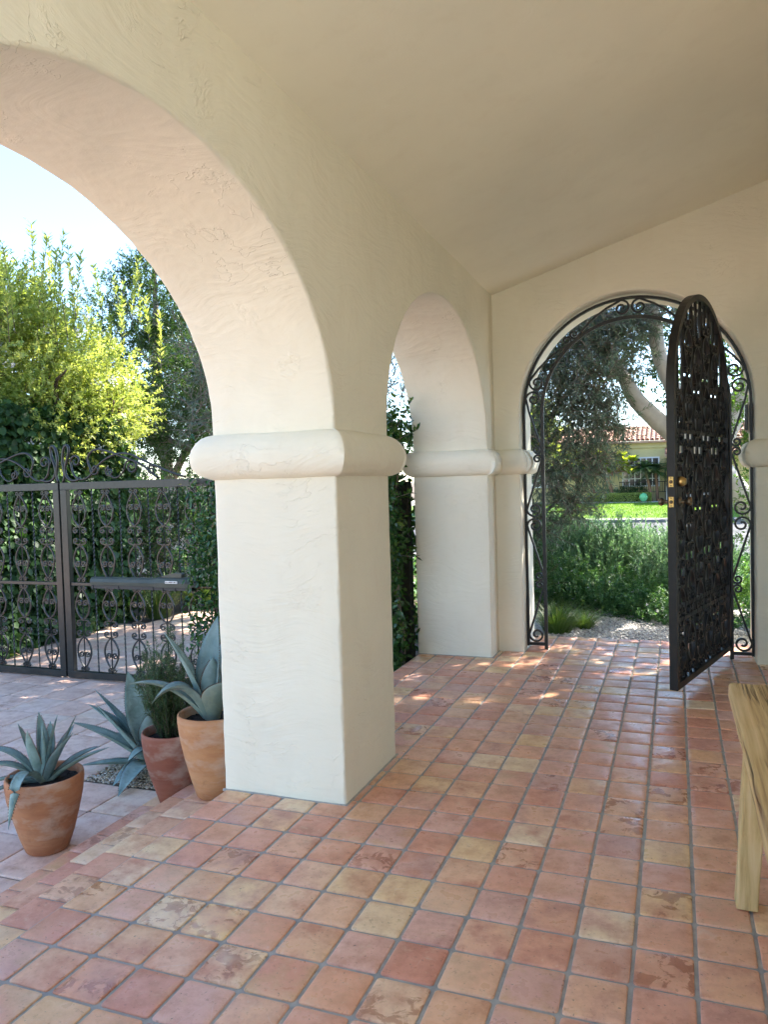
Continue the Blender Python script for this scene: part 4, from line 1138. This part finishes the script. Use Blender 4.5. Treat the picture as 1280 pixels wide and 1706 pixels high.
# yellow-green flowering shrub above the ivy, with tall shoots
ys_ = thing('plumbago_shrub', 'sunlit yellow-green shrub with pale blue flowers rising above the ivy hedge', 'shrub', (-8.9, 9, ZG))
blobs = [(-9.3, 8.2, 3.4, 1.6, 1.5, 1.25), (-8.9, 9.4, 3.2, 1.3, 1.2, 1.1), (-8.9, 9.9, 2.6, 1.0, .8, 1.0), (-9.8, 7.6, 3.9, 1.3, 1.2, 1.0), (-10.4, 9.0, 4.1, 1.5, 1.4, 1.1), (-8.4, 8.6, 2.7, .8, 1.2, .8), (-8.3, 9.3, 2.7, .7, .9, .7)]
(A, B, T) = crown(blobs+[(-10.3, 7.6, 4.9, 1.2, 1.1, .8), (-9.2, 8.6, 4.3, .9, .9, .6), (-10.3, 7.2, 5.5, .9, .8, .55)], 7500, .42, 24, .062, .030, up_bias=.25, shell=.5, spread=.7, fold=.2)
shootB = []; shootT = []
for k in range(40):
    x = -10.6+3.2*random.random(); y = random.uniform(7.4, 10.6); z = 4.2+random.uniform(-.3, .5)+(-.45*(x+9))
    l = random.uniform(.55, 1.15); a = Vector((random.uniform(-.12, .12), random.uniform(-.12, .12), 1)).normalized()*l; shootB.append((x, y, z)); shootT.append((x+a.x, y+a.y, z+a.z))
A2 = twig_leaves(shootB, shootT, 60, .11, .030, spread=.8, droop=-.15)
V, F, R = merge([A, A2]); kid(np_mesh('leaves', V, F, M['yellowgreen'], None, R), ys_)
sb = MB(); twig_sticks(sb, B, T, .004, 5); twig_sticks(sb, shootB, shootT, .006)
for b in blobs:
    for q in range(3): limb(sb, [(b[0]+random.uniform(-.2, .2), b[1], ZG+2.6), (b[0]+random.uniform(-.5, .5), b[1]+random.uniform(-.4, .4), 3.0), (b[0]+random.uniform(-.9, .9), b[1]+random.uniform(-.8, .8), b[2]+.5)], .05, .012, 6, .1)
kid(sb.build('stems', M['twig']), ys_)
P = []; 
for k in range(46):
    b = random.choice(blobs[:6]); d = rdir(1)[0]; d[0] = abs(d[0]); d = nrm(d); c = np.array(b[:3])+d*np.array(b[3:6])*1.02; P.append(c+RNG.normal(size=(26, 3))*.045)
P = np.concatenate(P); n = len(P)
kid(leaves('flowers', P, rdir(n), rdir(n), .035, .032, M['petal_white'], None), ys_)['kind'] = 'stuff'
# dark background trees
def tree(name, label, base, blobs, ntw, twl, per, L, W, lm, tm, trunks, group=None, stick=0, **k):
    t = thing(name, label, 'tree', base, 0, group)
    A, B, T = crown(blobs, ntw, twl, per, L, W, **k)
    kid(np_mesh('crown', *A[:2], M[lm], None, A[2]), t)
    mb = MB()
    for pts, r0, r1 in trunks: limb(mb, pts, r0, r1, 10, .05)
    c0 = trunks[0][0][-1]
    if stick: twig_sticks(mb, B, T, .006, stick)
    kid(mb.build('trunk', M[tm]), t); return t
tree('evergreen_tree', 'tall dark green tree right of the sunlit shrub, seen through the near arch', (-10.8, 14.6, ZG),
     [(-10.9, 14.6, 5.6, 1.1, 1.2, 1.2), (-11.0, 14.6, 4.2, 1.5, 1.4, 1.3), (-9.7, 14.6, 4.8, 1.2, 1.2, 1.4), (-9.9, 14.2, 2.9, 1.5, 1.2, 1.2), (-8.8, 14.8, 3.4, 1.4, 1.2, 1.4), (-11.0, 14.7, 6.6, .65, .7, .7), (-12.6, 15.5, 5.0, 1.6, 1.6, 1.6), (-8.0, 14.6, 5.0, 1.3, 1.2, 1.2)],
     4200, .5, 28, .07, .030, 'darkleaf', 'bark_grey', [([(-10.8, 14.6, ZG), (-10.7, 14.5, 2), (-10.9, 14.5, 4.5), (-10.9, 14.6, 6.6)], .2, .04), ([(-10.7, 14.5, 1.6), (-9.9, 14.5, 2.8), (-8.6, 14.6, 3.8)], .1, .03), ([(-10.75, 14.5, 2.2), (-11.6, 14.6, 3.6), (-12.4, 15, 5)], .1, .03)], stick=6, up_bias=.5)
tree('broadleaf_tree', 'lower leafy tree behind the vine, its dark limb showing beside the pier', (-8.0, 12.3, ZG),
     [(-8.6, 12.0, 2.7, .8, .7, .6), (-7.7, 12.2, 3.0, .9, .8, .7), (-9.4, 12.3, 2.9, .8, .7, .6), (-8.2, 12.2, 3.8, .9, .8, .6)],
     1500, .4, 24, .045, .024, 'darkleaf', 'bark_grey', [([(-7.3, 12.3, ZG), (-7.5, 12.2, 1.0), (-8.1, 12.1, 2.1), (-8.8, 12.0, 2.5)], .12, .05), ([(-7.6, 12.2, 1.3), (-7.5, 12.2, 2.6), (-7.8, 12.2, 3.8)], .09, .03)], stick=4, up_bias=.4)
tree('olive_tree', 'small grey-leaved olive whose sprigs hang beside the front pier', (-4.0, 7.7, ZG),
     [(-4.9, 7.4, 2.55, .40, .4, .45), (-4.5, 7.5, 2.1, .4, .4, .4), (-4.9, 7.5, 3.1, .32, .4, .35), (-4.0, 7.7, 3.1, .6, .5, .6), (-3.1, 7.9, 2.6, .5, .4, .6), (-2.75, 7.95, 3.2, .5, .4, .6), (-3.2, 8.2, 3.8, .7, .5, .6)],
     430, .55, 26, .075, .014, 'olive', 'bark_grey', [([(-3.9, 7.8, ZG), (-3.9, 7.8, .8), (-4.2, 7.7, 2.0), (-4.7, 7.5, 3.0)], .07, .012), ([(-3.92, 7.8, .9), (-3.4, 7.9, 2.0), (-2.9, 7.95, 3.0)], .05, .012)], stick=1, up_bias=.2, spread=.8)
tree('shrub_tree', 'loose green tree beyond the curve of the driveway', (-8.3, 11.0, ZG),
     [(-8.4, 10.5, .5, .55, .6, .75), (-8.2, 11.3, .6, .55, .6, .8), (-8.8, 10.9, 1.3, .6, .7, .6), (-8.3, 10.3, 1.3, .4, .5, .4), (-8.0, 11.6, 1.2, .5, .5, .5), (-7.4, 12.0, .6, .6, .5, .8)],
     1500, .5, 20, .06, .03, 'cover', 'bark_grey', [([(-8.3, 11.0, ZG), (-8.35, 11.0, .6), (-8.6, 10.9, 1.4)], .05, .02)], stick=1)
mb = MB(); mb.box(-13.0, -5.0, 13.2, 13.4, ZG-.2, 1.75); tag(mb.build('boundary_wall', M['pink_wall']), 'pale stucco boundary wall glimpsed behind the driveway greenery', 'wall')
# blue flower sprays near the gate crest
# grassy clumps beyond the right gate leaf
def tuft(name, label, base, n, h, r, mt='grassblade', wd=.006, group=None, cat='grass clump'):
    t = thing(name, label, cat, base, 0, group)
    a = RNG.random(n)*6.283; q = RNG.random(n)**.5; k = 6
    bx_ = np.cos(a)*q*r*.35; by_ = np.sin(a)*q*r*.35; hh = h*(.5+.5*RNG.random(n)); lean = q*r*(.6+.6*RNG.random(n))
    V = []; 
    for i in range(k+1):
        s = i/k; x = bx_+np.cos(a)*lean*s**1.7; y = by_+np.sin(a)*lean*s**1.7; z = hh*(s-.28*s*s*s*q)
        w_ = wd*(1-s)**.6
        V.append(np.stack([x-np.sin(a)*w_, y+np.cos(a)*w_, z], 1)); V.append(np.stack([x+np.sin(a)*w_, y-np.cos(a)*w_, z], 1))
    V = np.stack(V, 1).reshape(-1, 3); b = (np.arange(n)*2*(k+1))[:, None]
    F = np.concatenate([b+np.array([[2*i, 2*i+1, 2*i+3, 2*i+2]]) for i in range(k)], 1).reshape(-1, 4)
    R = np.repeat(RNG.random((n, 3)), k, 0)
    return np_mesh('blades', V, F, M[mt], t, R)
tuft('strap_leaf_clump', 'bright strap-leaved clump at the foot of the driveway border', (-7.75, 10.1, ZG), 520, .7, .55)
tuft('strap_leaf_clump', 'strap-leaved clump farther up the drive beside the loose green tree', (-7.65, 11.1, ZG), 520, .75, .6)

# ================================================================== FRONT GARDEN
tuft('grass_clump', 'fine grass clump at the left foot of the gateway', (-1.22, 8.42, -.1), 900, .42, .42, wd=.003)
tuft('grass_clump', 'fine grass clump just right of the other, spilling onto the gravel', (-.98, 8.75, -.1), 700, .24, .32, wd=.003)
def bushy(name, label, base, blobs, ntw, twl, per, L, W, lm, cat='shrub', flowers=0, group=None, fm='petal_white', stick=2, **k):
    t = thing(name, label, cat, base, 0, group)
    A, B, T = crown(blobs, ntw, twl, per, L, W, **k)
    kid(np_mesh('foliage', *A[:2], M[lm], None, A[2]), t)
    mb = MB(); twig_sticks(mb, B, T, .003, stick*3)
    for b in blobs[:4]:
        for q in range(3): limb(mb, [(base[0]+random.uniform(-.1, .1), base[1]+random.uniform(-.1, .1), base[2]), ((base[0]+b[0])/2, (base[1]+b[1])/2, (base[2]+b[2])/2), (b[0]+random.uniform(-.1, .1), b[1], b[2])], .02, .008, 5, .03)
    kid(mb.build('stems', M['twig']), t)
    if flowers:
        P = []
        for i in range(flowers):
            b = random.choice(blobs); d = rdir(1)[0]; d[2] = abs(d[2]); d[1] = -abs(d[1]); c = np.array(b[:3])+d*np.array(b[3:6])*1.02
            P.append(c+RNG.normal(size=(4, 3))*.006)
        P = np.concatenate(P); n = len(P); kid(leaves('flowers', P, nrm(rdir(n)+np.array([0, -.6, .5])), rdir(n), .016, .014, M[fm], None), t)['kind'] = 'stuff'
    return t
bushy('rosemary_shrub', 'big feathery grey-green shrub standing centre of the garden beyond the gateway', (-.95, 11.6, -.2),
      [(-1.0, 11.6, .40, .62, .6, .48), (-.65, 11.5, .45, .5, .5, .45), (-1.35, 11.9, .50, .45, .5, .42), (-.9, 11.0, .15, .6, .35, .40)], 2800, .30, 30, .045, .013, 'shrub', up_bias=1.2, spread=.6, shell=.35)
bushy('rosemary_shrub', 'feathery grey-green shrub left of the big one, in the shade of the olive', (-1.9, 12.0, -.2),
      [(-1.85, 12.0, .55, .5, .5, .55), (-1.55, 11.3, .25, .4, .4, .42)], 1700, .30, 30, .045, .013, 'shrub', up_bias=1.2, spread=.6, shell=.35)
bushy('rosemary_shrub', 'feathery grey-green shrub partly hidden by the open gate', (-.15, 10.9, -.2),
      [(-.1, 10.9, .35, .45, .5, .5), (.35, 11.0, .35, .5, .5, .5), (-.30, 10.45, .12, .32, .35, .33)], 1700, .30, 30, .045, .013, 'shrub', up_bias=1.2, spread=.6, shell=.35)
bushy('round_bush', 'dark rounded bush just inside the left side of the gateway view', (-1.75, 9.6, -.12),
      [(-1.75, 9.6, .32, .42, .42, .48), (-1.95, 9.5, .55, .35, .4, .35)], 800, .22, 22, .024, .011, 'bush', up_bias=.5, shell=.5)
bushy('ground_cover', 'low green ground cover dotted with tiny white flowers beside the gravel path', (-.9, 10.2, -.12),
      [(-1.20, 10.0, .02, .5, .38, .32), (-.80, 9.85, .0, .45, .38, .30), (-.38, 9.6, -.03, .4, .36, .27), (-1.4, 10.5, .15, .4, .35, .35), (-.05, 9.3, -.08, .38, .34, .22), (.35, 9.2, -.08, .35, .3, .2), (-.7, 10.4, .12, .6, .35, .30), (-.2, 10.1, .05, .5, .3, .25)],
      3600, .16, 24, .034, .019, 'cover', cat='ground cover', flowers=70, up_bias=.7, shell=.45, stick=6)
n = 26000; x = RNG.uniform(-6.5, 5.0, n); y = 10.3+11*RNG.random(n)**1.3
z = np.array([gz(a, b)+.22+.22*noise.noise(Vector((a*.9, b*.9, 2))) for a, b in zip(x, y)])-.20*RNG.random(n)
gcov = leaves('low_planting', np.stack([x, y, z], 1), nrm(RNG.normal(size=(n, 3))+np.array([0, 0, .6])), nrm(RNG.normal(size=(n, 3))*.6+np.array([0, -.4, 1.])), .10, .055, M['cover'], None, full=False)
stuff(gcov, 'low green planting covering the front garden towards the street', 'ground cover')
# olive tree through the gateway
ol = [(-1.65, 10.6, 3.1, .75, .7, .7), (-2.1, 10.4, 2.3, .6, .6, .7), (-1.5, 10.2, 1.75, .62, .5, .55), (-1.25, 10.6, 2.45, .6, .6, .55), (-.95, 10.7, 3.5, .8, .7, .45), (-1.8, 10.3, 1.05, .38, .4, .5), (-1.30, 10.3, 1.25, .36, .4, .40), (-1.0, 10.5, 2.9, .7, .6, .45), (-.7, 10.8, 3.75, .8, .6, .4), (-.86, 10.5, 2.3, .34, .4, .35), (-.95, 10.4, 1.8, .30, .4, .32), (-2.4, 10.9, 3.4, .8, .7, .8)]
tree('olive_tree', 'silvery olive tree filling the left half of the arched gateway', (-2.6, 10.6, -.12), ol, 2100, .45, 26, .085, .016, 'olive', 'bark_grey',
     [([(-2.9, 10.2, -.15), (-2.6, 10.3, .45), (-2.0, 10.4, .85), (-1.4, 10.6, 1.35)], .05, .02), ([(-2.75, 10.25, .1), (-2.4, 10.4, 1.4), (-2.1, 10.5, 2.6), (-1.8, 10.6, 3.4)], .07, .02), ([(-2.3, 10.45, 1.7), (-1.6, 10.6, 2.4), (-1.1, 10.7, 3.2)], .04, .015)], stick=1, up_bias=.0, spread=.7, droop=.15, shell=.25)
# pale-trunked tree on the right
tree('pale_bark_tree', 'big tree with thick pale smooth limbs leaning across the gateway', (1.6, 12.2, -.2),
     [(.2, 12.6, 5.6, 1.8, 1.6, 1.2), (-1.8, 12.8, 5.8, 1.8, 1.6, 1.2), (2.2, 12.5, 6.0, 1.8, 1.8, 1.4), (-.4, 12.9, 4.1, .9, .8, .55), (.2, 12.9, 3.3, .75, .6, .5), (.6, 14.5, 6.8, 2.2, 2.0, 1.3), (-3.6, 13.8, 6.2, 1.9, 1.8, 1.3), (-.9, 12.9, 3.3, .55, .5, .4)],
     2600, .5, 24, .085, .040, 'darkleaf', 'bark_pale',
     [([(1.7, 11.2, -.2), (1.25, 11.1, .7), (.45, 11.0, 1.7), (-.05, 11.0, 2.16), (-.50, 11.0, 2.66), (-.85, 11.3, 3.3)], .19, .09), ([(1.0, 11.05, 1.0), (.25, 11.0, 2.15), (-.08, 11.0, 2.9), (-.27, 11.0, 3.75), (-.5, 11.0, 5.4), (-1.2, 10.8, 7.0)], .13, .07),
      ([(-.8, 11.2, 3.2), (-1.6, 11.6, 4.4), (-2.6, 11.4, 6.4)], .10, .05), ([(.5, 11.0, 1.8), (1.4, 11.4, 4), (2, 11.5, 6.6)], .16, .05), ([(-.5, 11.0, 5.2), (.4, 11.2, 7.0)], .08, .03)], stick=8, up_bias=.2)
cn = next(o for o in bpy.data.objects if o.get('label', '').startswith('big tree with thick pale'))
A, B_, T_ = crown([(-2.0, 10.6, 7.0, 2.3, 2.2, 1.3), (.9, 10.8, 7.4, 2.4, 2.2, 1.4), (-3.4, 11.8, 8.6, 2.2, 2.0, 1.3), (-.8, 12.8, 9.2, 2.6, 2.2, 1.4), (-1.0, 9.2, 6.2, 1.6, 1.4, .9), (-4.6, 10.4, 8.0, 1.4, 1.7, 1.0), (-3.0, 8.9, 6.3, 1.3, 1.2, .8), (-5.2, 12.6, 9.8, 1.6, 1.6, 1.0), (1.75, 9.7, 5.0, .8, .6, .45), (3.1, 11.4, 7.2, 1.5, 1.3, 1.0), (-3.3, 12.6, 5.3, 1.6, 1.2, .9), (-2.2, 14.0, 7.2, 1.6, 1.3, 1.0), (-4.3, 14.4, 6.6, 1.5, 1.3, 1.0)], 2150, .7, 26, .15, .072, shell=.1)
kid(np_mesh('shade_crown', A[0], A[1], M['darkleaf'], None, A[2]), cn)  # unseen foliage added to shade the courtyard and dapple the porch floor
# green leafy mass right of the gateway
bushy('pinnate_shrub', 'bright feathery-leaved climber seen behind the right side scrolls', (1.3, 9.8, -.12),
      [(1.0, 9.8, 2.6, .55, .5, .9), (1.3, 9.9, 1.4, .6, .5, .8), (1.1, 9.7, .4, .5, .45, .45), (1.2, 10.1, 3.6, .9, .6, .7)], 900, .4, 24, .06, .02, 'fern', cat='climbing plant', up_bias=-.2, spread=.8)
bushy('garden_shrub', 'low leafy shrub at the right foot of the gateway', (.95, 8.6, -.1), [(.98, 8.6, .12, .3, .3, .28)], 300, .2, 18, .04, .02, 'cover', up_bias=.6)

# ================================================================== STREET AND HOUSE OPPOSITE
mb = MB(); mb.add([(-200, 22, -.72), (200, 22, -.72), (200, 39.3, -.72), (-200, 39.3, -.72)], [(0, 1, 2, 3)]); struct(mb.build('road', M['asphalt']))
mb = MB(); mb.add([(-200, 31.4, -.715), (200, 31.4, -.715), (200, 31.55, -.715), (-200, 31.55, -.715)], [(0, 1, 2, 3)]); struct(mb.build('sun_streak', M['white_paint']))  # white strip painted in place of a sunlight streak across the asphalt
mb = MB(); mb.box(-200, 200, 39.3, 39.5, -.9, -.58); mb.box(-200, 200, 39.5, 40.6, -.9, -.575); mb.box(-200, 200, 20.6, 22, -.9, -.58); struct(mb.build('pavement', M['kerb']))
mb = MB()
def lawn_z(x, y): return -.57+.55*min(1, max(0, (y-40.6)/6.6))
V = []; F = []; gx = np.linspace(-60, 40, 60); gy = np.linspace(40.6, 47.2, 8)
for x in gx:
    for y in gy: V.append((x, y, lawn_z(x, y)))
for i in range(59):
    for j in range(7): F.append((i*8+j, (i+1)*8+j, (i+1)*8+j+1, i*8+j+1))
mb.add(V, F, True); o = mb.build('lawn', M['lawn']); struct(o)
n = 26000; x = RNG.uniform(-9, 3, n); y = RNG.uniform(40.62, 47.1, n); z = np.array([lawn_z(a, b) for a, b in zip(x, y)])
P = np.stack([x, y, z], 1); g_ = leaves('grass', P, nrm(RNG.normal(size=(n, 3))*.35+np.array([0, 0, 1.])), nrm(RNG.normal(size=(n, 3))+np.array([0, -1., 0])), .07, .02, M['grassblade'], None)
M['lawnblade'] = leafmat('lawn_blade', (.09, .19, .02), (.16, .27, .04), None, .3, .6); g_.data.materials[0] = M['lawnblade']
stuff(g_, 'mown bright green grass of the lawn across the street', 'grass')
mb = MB(); mb.box(-60, 40, 47.2, 60, -.9, .0); struct(mb.build('garden_path', M['concrete']))
# neighbour house
nh = thing('yellow_house', 'pale yellow house with clay tile roof across the street', 'house', (-2, 52, -.4))
HYF = 50.0
mb = MB(); mb.box(-12, 8, HYF, HYF+9, -.8, 3.62); kid(mb.build('wall', M['yellow_wall']), nh)
mb = MB(); mb.box(-12, 8, HYF-.12, HYF-.001, 3.25, 3.34); mb.box(-12, 8, HYF-.2, HYF-.001, 3.52, 3.60); kid(mb.build('cornice', M['yellow_wall']), nh)
def barrel_roof(x0, x1, ye, ze, yr, zr, pitch=.28, rows=9):
    mb = MB(); nc = int((x1-x0)/pitch)
    for r_ in range(rows):
        f0, f1 = r_/rows, (r_+1.15)/rows
        ya, za, yb, zb_ = ye+(yr-ye)*f0, ze+(zr-ze)*f0, ye+(yr-ye)*min(1, f1), ze+(zr-ze)*min(1, f1)
        for c in range(nc):
            xc = x0+(c+.5)*pitch+random.uniform(-.012, .012); V = []; k = 6
            for (yy, zz, rr, dz) in ((ya, za, .115, .03), (yb, zb_, .095, 0)):
                for q in range(k+1): a = math.pi*q/k; V.append((xc+rr*math.cos(a), yy, zz+dz+rr*math.sin(a)))
            F = [(q, q+1, k+2+q, k+1+q) for q in range(k)]; mb.add(V, F, True)
    # pans under the covers
    V = []; F = []
    mb.add([(x0, ye+.03, ze-.01), (x1, ye+.03, ze-.01), (x1, yr, zr-.01), (x0, yr, zr-.01)], [(0, 1, 2, 3)])
    mb.box(x0, x1, ye+.05, ye+.2, ze-.14, ze-.015)
    return mb
kid(barrel_roof(-12.3, 8.3, HYF-.4, 3.68, HYF+2.6, 4.75).build('roof', M['roof_tile']), nh)
kid(barrel_roof(-.55, 5, HYF-2.0, 2.75, HYF-.05, 3.2, rows=5).build('porch_roof', M['roof_tile']), nh)
def window(x0, x1, z0, z1, bars=4):
    mb = MB(); y = HYF-.001
    f = .08; mb.box(x0-f, x1+f, y-.07, y, z0-f, z0); mb.box(x0-f, x1+f, y-.07, y, z1, z1+f); mb.box(x0-f, x0, y-.07, y, z0+.001, z1-.001); mb.box(x1, x1+f, y-.07, y, z0+.001, z1-.001)
    for q in range(1, bars): xx = x0+(x1-x0)*q/bars; mb.box(xx-.03, xx+.03, y-.06, y-.01, z0+.001, z1-.001)
    for q in range(1, 4): zz = z0+(z1-z0)*q/4; mb.box(x0+.001, x1-.001, y-.055, y-.015, zz-.02, zz+.02)
    w_ = kid(mb.build('window', M['white_paint']), nh)
    mb = MB(); mb.box(x0, x1, y-.03, y-.002, z0, z1); p = mb.build('pane', M['glass'], w_); p.matrix_parent_inverse = Matrix.Translation(-Vector(nh.location))
    p.matrix_parent_inverse = Matrix.Identity(4)
window(-3.0, -.95, .95, 2.6, 6); window(-8.6, -6.8, 1.0, 2.5, 4)
mb = MB()
for k in range(24):
    x = -3.2+k*.13
    mb.tube([(x, HYF-.25, .55), (x, HYF-.25, 1.15)], .014, 4, smooth=False)
mb.box(-3.25, -.1, HYF-.28, HYF-.22, 1.14, 1.19); mb.box(-3.25, -.1, HYF-.28, HYF-.22, .52, .56); kid(mb.build('window_railing', M['iron']), nh)
# entry steps with a railing
mb = MB()
for k in range(7): mb.box(-.5, 2.6, 48.35+k*.24, 50-.01, -.1 if k == 0 else (k)*.15-.149, (k+1)*.15)
kid(mb.build('entry_steps', M['concrete']), nh)
mb = MB()
for k in range(9):
    y = 48.3+k*.2; z = .07+k*.125; mb.tube([(-.55, y, z-.05), (-.55, y, z+.95)], .018, 4, smooth=False)
mb.tube([(-.55, 48.3, 1.02), (-.55, 49.95, 2.05)], .03, 4, smooth=False); kid(mb.build('stair_railing', M['iron']), nh)
# clipped hedge, bushes, palms, plumeria
def clipped(name, label, box_, n, L, W, lm, cat='hedge'):
    x0, x1, y0, y1, z0, z1 = box_; t = thing(name, label, cat, ((x0+x1)/2, (y0+y1)/2, z0))
    kid(lumpy_core(x0+.08, x1-.08, y0+.08, y1-.08, z0, z1-.1, .05, 6), t); parts = []
    for f, m_ in (('-y', n), ('z', n//2), ('x', n//4)):
        a = RNG.random(m_); b = RNG.random(m_)
        if f == '-y': P = np.stack([x0+(x1-x0)*a, y0+.08*RNG.random(m_), z0+(z1-z0)*b], 1); o_ = (0, -1., .2)
        elif f == 'z': P = np.stack([x0+(x1-x0)*a, y0+(y1-y0)*b, z1-.08*RNG.random(m_)], 1); o_ = (0, 0, 1.)
        else: P = np.stack([x1-.08*RNG.random(m_), y0+(y1-y0)*a, z0+(z1-z0)*b], 1); o_ = (1., 0, 0)
        parts.append(leaf_arrays(P, nrm(RNG.normal(size=(m_, 3))+np.array(o_)), nrm(RNG.normal(size=(m_, 3))*.6+np.array(o_)), L, W))
    V, F, R = merge(parts); kid(np_mesh('foliage', V, F, M[lm], None, R), t)
clipped('clipped_hedge', 'low clipped yellow-green hedge edging the lawn across the street', (-5.0, -1.35, 48.0, 48.6, .0, .52), 2600, .07, .05, 'yellowgreen')
bushy('garden_shrub', 'dark round shrub below the yellow house window', (-2.6, 49.4, .0), [(-2.8, 49.4, .5, .6, .3, .45), (-2.1, 49.4, .55, .5, .3, .45)], 260, .3, 16, .07, .04, 'bush', stick=8)
bushy('garden_shrub', 'grey-green shrub at the left end of the clipped hedge', (-4.0, 49.3, .0), [(-4.2, 49.3, .5, .6, .3, .4), (-3.6, 49.4, .45, .4, .3, .35)], 220, .3, 16, .07, .04, 'shrub', stick=8)
def palm(label, x, y, z0, H, lean, nf=26, fl=1.1):
    t = thing('pygmy_palm', label, 'palm', (x, y, z0), 0, 'palms in front of the yellow house')
    mb = MB(); top_ = Vector((lean, 0, H)); pts = limb(mb, [(0, 0, 0), (lean*.25, 0, H*.4), (lean, 0, H)], .10, .075, 8, .01); mb.build('trunk', M['bark_palm'], t)
    B = []; T = []; parts = []; rb = MB()
    for k in range(nf):
        a = 2.4*k; el = random.uniform(-.1, 1.2); d = Vector((math.cos(a)*math.cos(el), math.sin(a)*math.cos(el), math.sin(el)))
        P = [top_+d*fl*s+Vector((0, 0, -.55*fl*s*s)) for s in [i/8 for i in range(9)]]
        rb.tube(P, [.012*(1-i/9)+.003 for i in range(9)], 3)
        side = d.cross(Vector((0, 0, 1))).normalized()
        pp = []; dd = []; 
        for i in range(44):
            s = .15+.85*i/44; c = top_+d*fl*s+Vector((0, 0, -.55*fl*s*s))
            for sg in (-1, 1): pp.append(c[:]); dd.append((side*sg+d*.5-Vector((0, 0, .35))).normalized()[:])
        parts.append(leaf_arrays(np.array(pp), np.array(dd), np.tile([0, 0, 1.], (len(pp), 1)), .30, .022))
    V, F, R = merge(parts); np_mesh('fronds', V, F, M['palm'], t, R); rb.build('frond_stalks', M['fern'], t)
palm('pygmy palm with a leaning trunk in front of the yellow house window', -1.35, 49.0, .0, 2.0, -.35)
palm('second trunk of the palm pair by the window, standing more upright', -1.0, 49.2, .0, 1.8, -.1)
palm('pygmy palm beside the stair railing of the yellow house', -.15, 48.9, .0, 2.1, .05)
for bx0, ln, lab in ((-4.6, -.9, 'bright yellow-green tree with a trunk leaning left, by the yellow house corner'), (-3.6, -.35, 'bright yellow-green large-leaved tree in front of the yellow house window')):
    pl = thing('plumeria_tree', lab, 'tree', (bx0, 48.9, .0)); mb = MB(); Bp = []; Tp = []
    limb(mb, [(bx0, 48.9, .0), (bx0+ln*.2, 48.9, .8), (bx0+ln, 48.9, 1.6)], .13, .09, 8, .03)
    for q in range(20):
        e = Vector((bx0+ln+random.uniform(-.9, 1.6), 48.9+random.uniform(-.5, .5), random.uniform(1.75, 2.9))); limb(mb, [(bx0+ln, 48.9, 1.55), ((bx0+ln+e.x)/2, 48.9, 1.8), e[:]], .05, .025, 5)
        Bp.append((e.x, e.y, e.z-.15)); Tp.append((e.x, e.y, e.z+.1))
    kid(mb.build('trunk', M['bark_palm']), pl)
    A = twig_leaves(Bp, Tp, 34, .45, .15, spread=1.0, droop=-.1, full=True); kid(np_mesh('crown', *A[:2], M['plumeria'], None, A[2]), pl)
mb = MB(); mb.lathe([(.02, .0), (.14, .06), (.22, .18), (.24, .30), (.20, .42), (.11, .50), (.02, .53)], -1.75, 47.75, 20); tag(mb.build('garden_globe', M['cloth_green']), 'pale green glazed globe at the end of the clipped hedge', 'garden ornament')
# a row of background trees behind the house and along the street
def far_tree(label, x, y, h, r, lm, seed):
    t = tree('street_tree', label, (x, y, -.6), [(x, y, h*.72, r, r, h*.28), (x-r*.6, y, h*.55, r*.7, r*.7, h*.2), (x+r*.6, y+.3, h*.6, r*.7, r*.7, h*.22)], 420, 1.3, 14, .34, .17, lm, 'bark_grey', [([(x, y, -.6), (x+.1, y, h*.3), (x, y, h*.7)], .25, .08)], 'trees along the far side of the street')
far_tree('bright yellow-green tree left of the yellow house', -8.2, 44.5, 6.2, 1.6, 'yellowgreen', 1)
far_tree('dark tree farther left of the yellow house', -12.5, 46, 8, 2.6, 'darkleaf', 2)
far_tree('dark tree at the far right end of the street', 6.5, 46, 8, 2.6, 'darkleaf', 3)
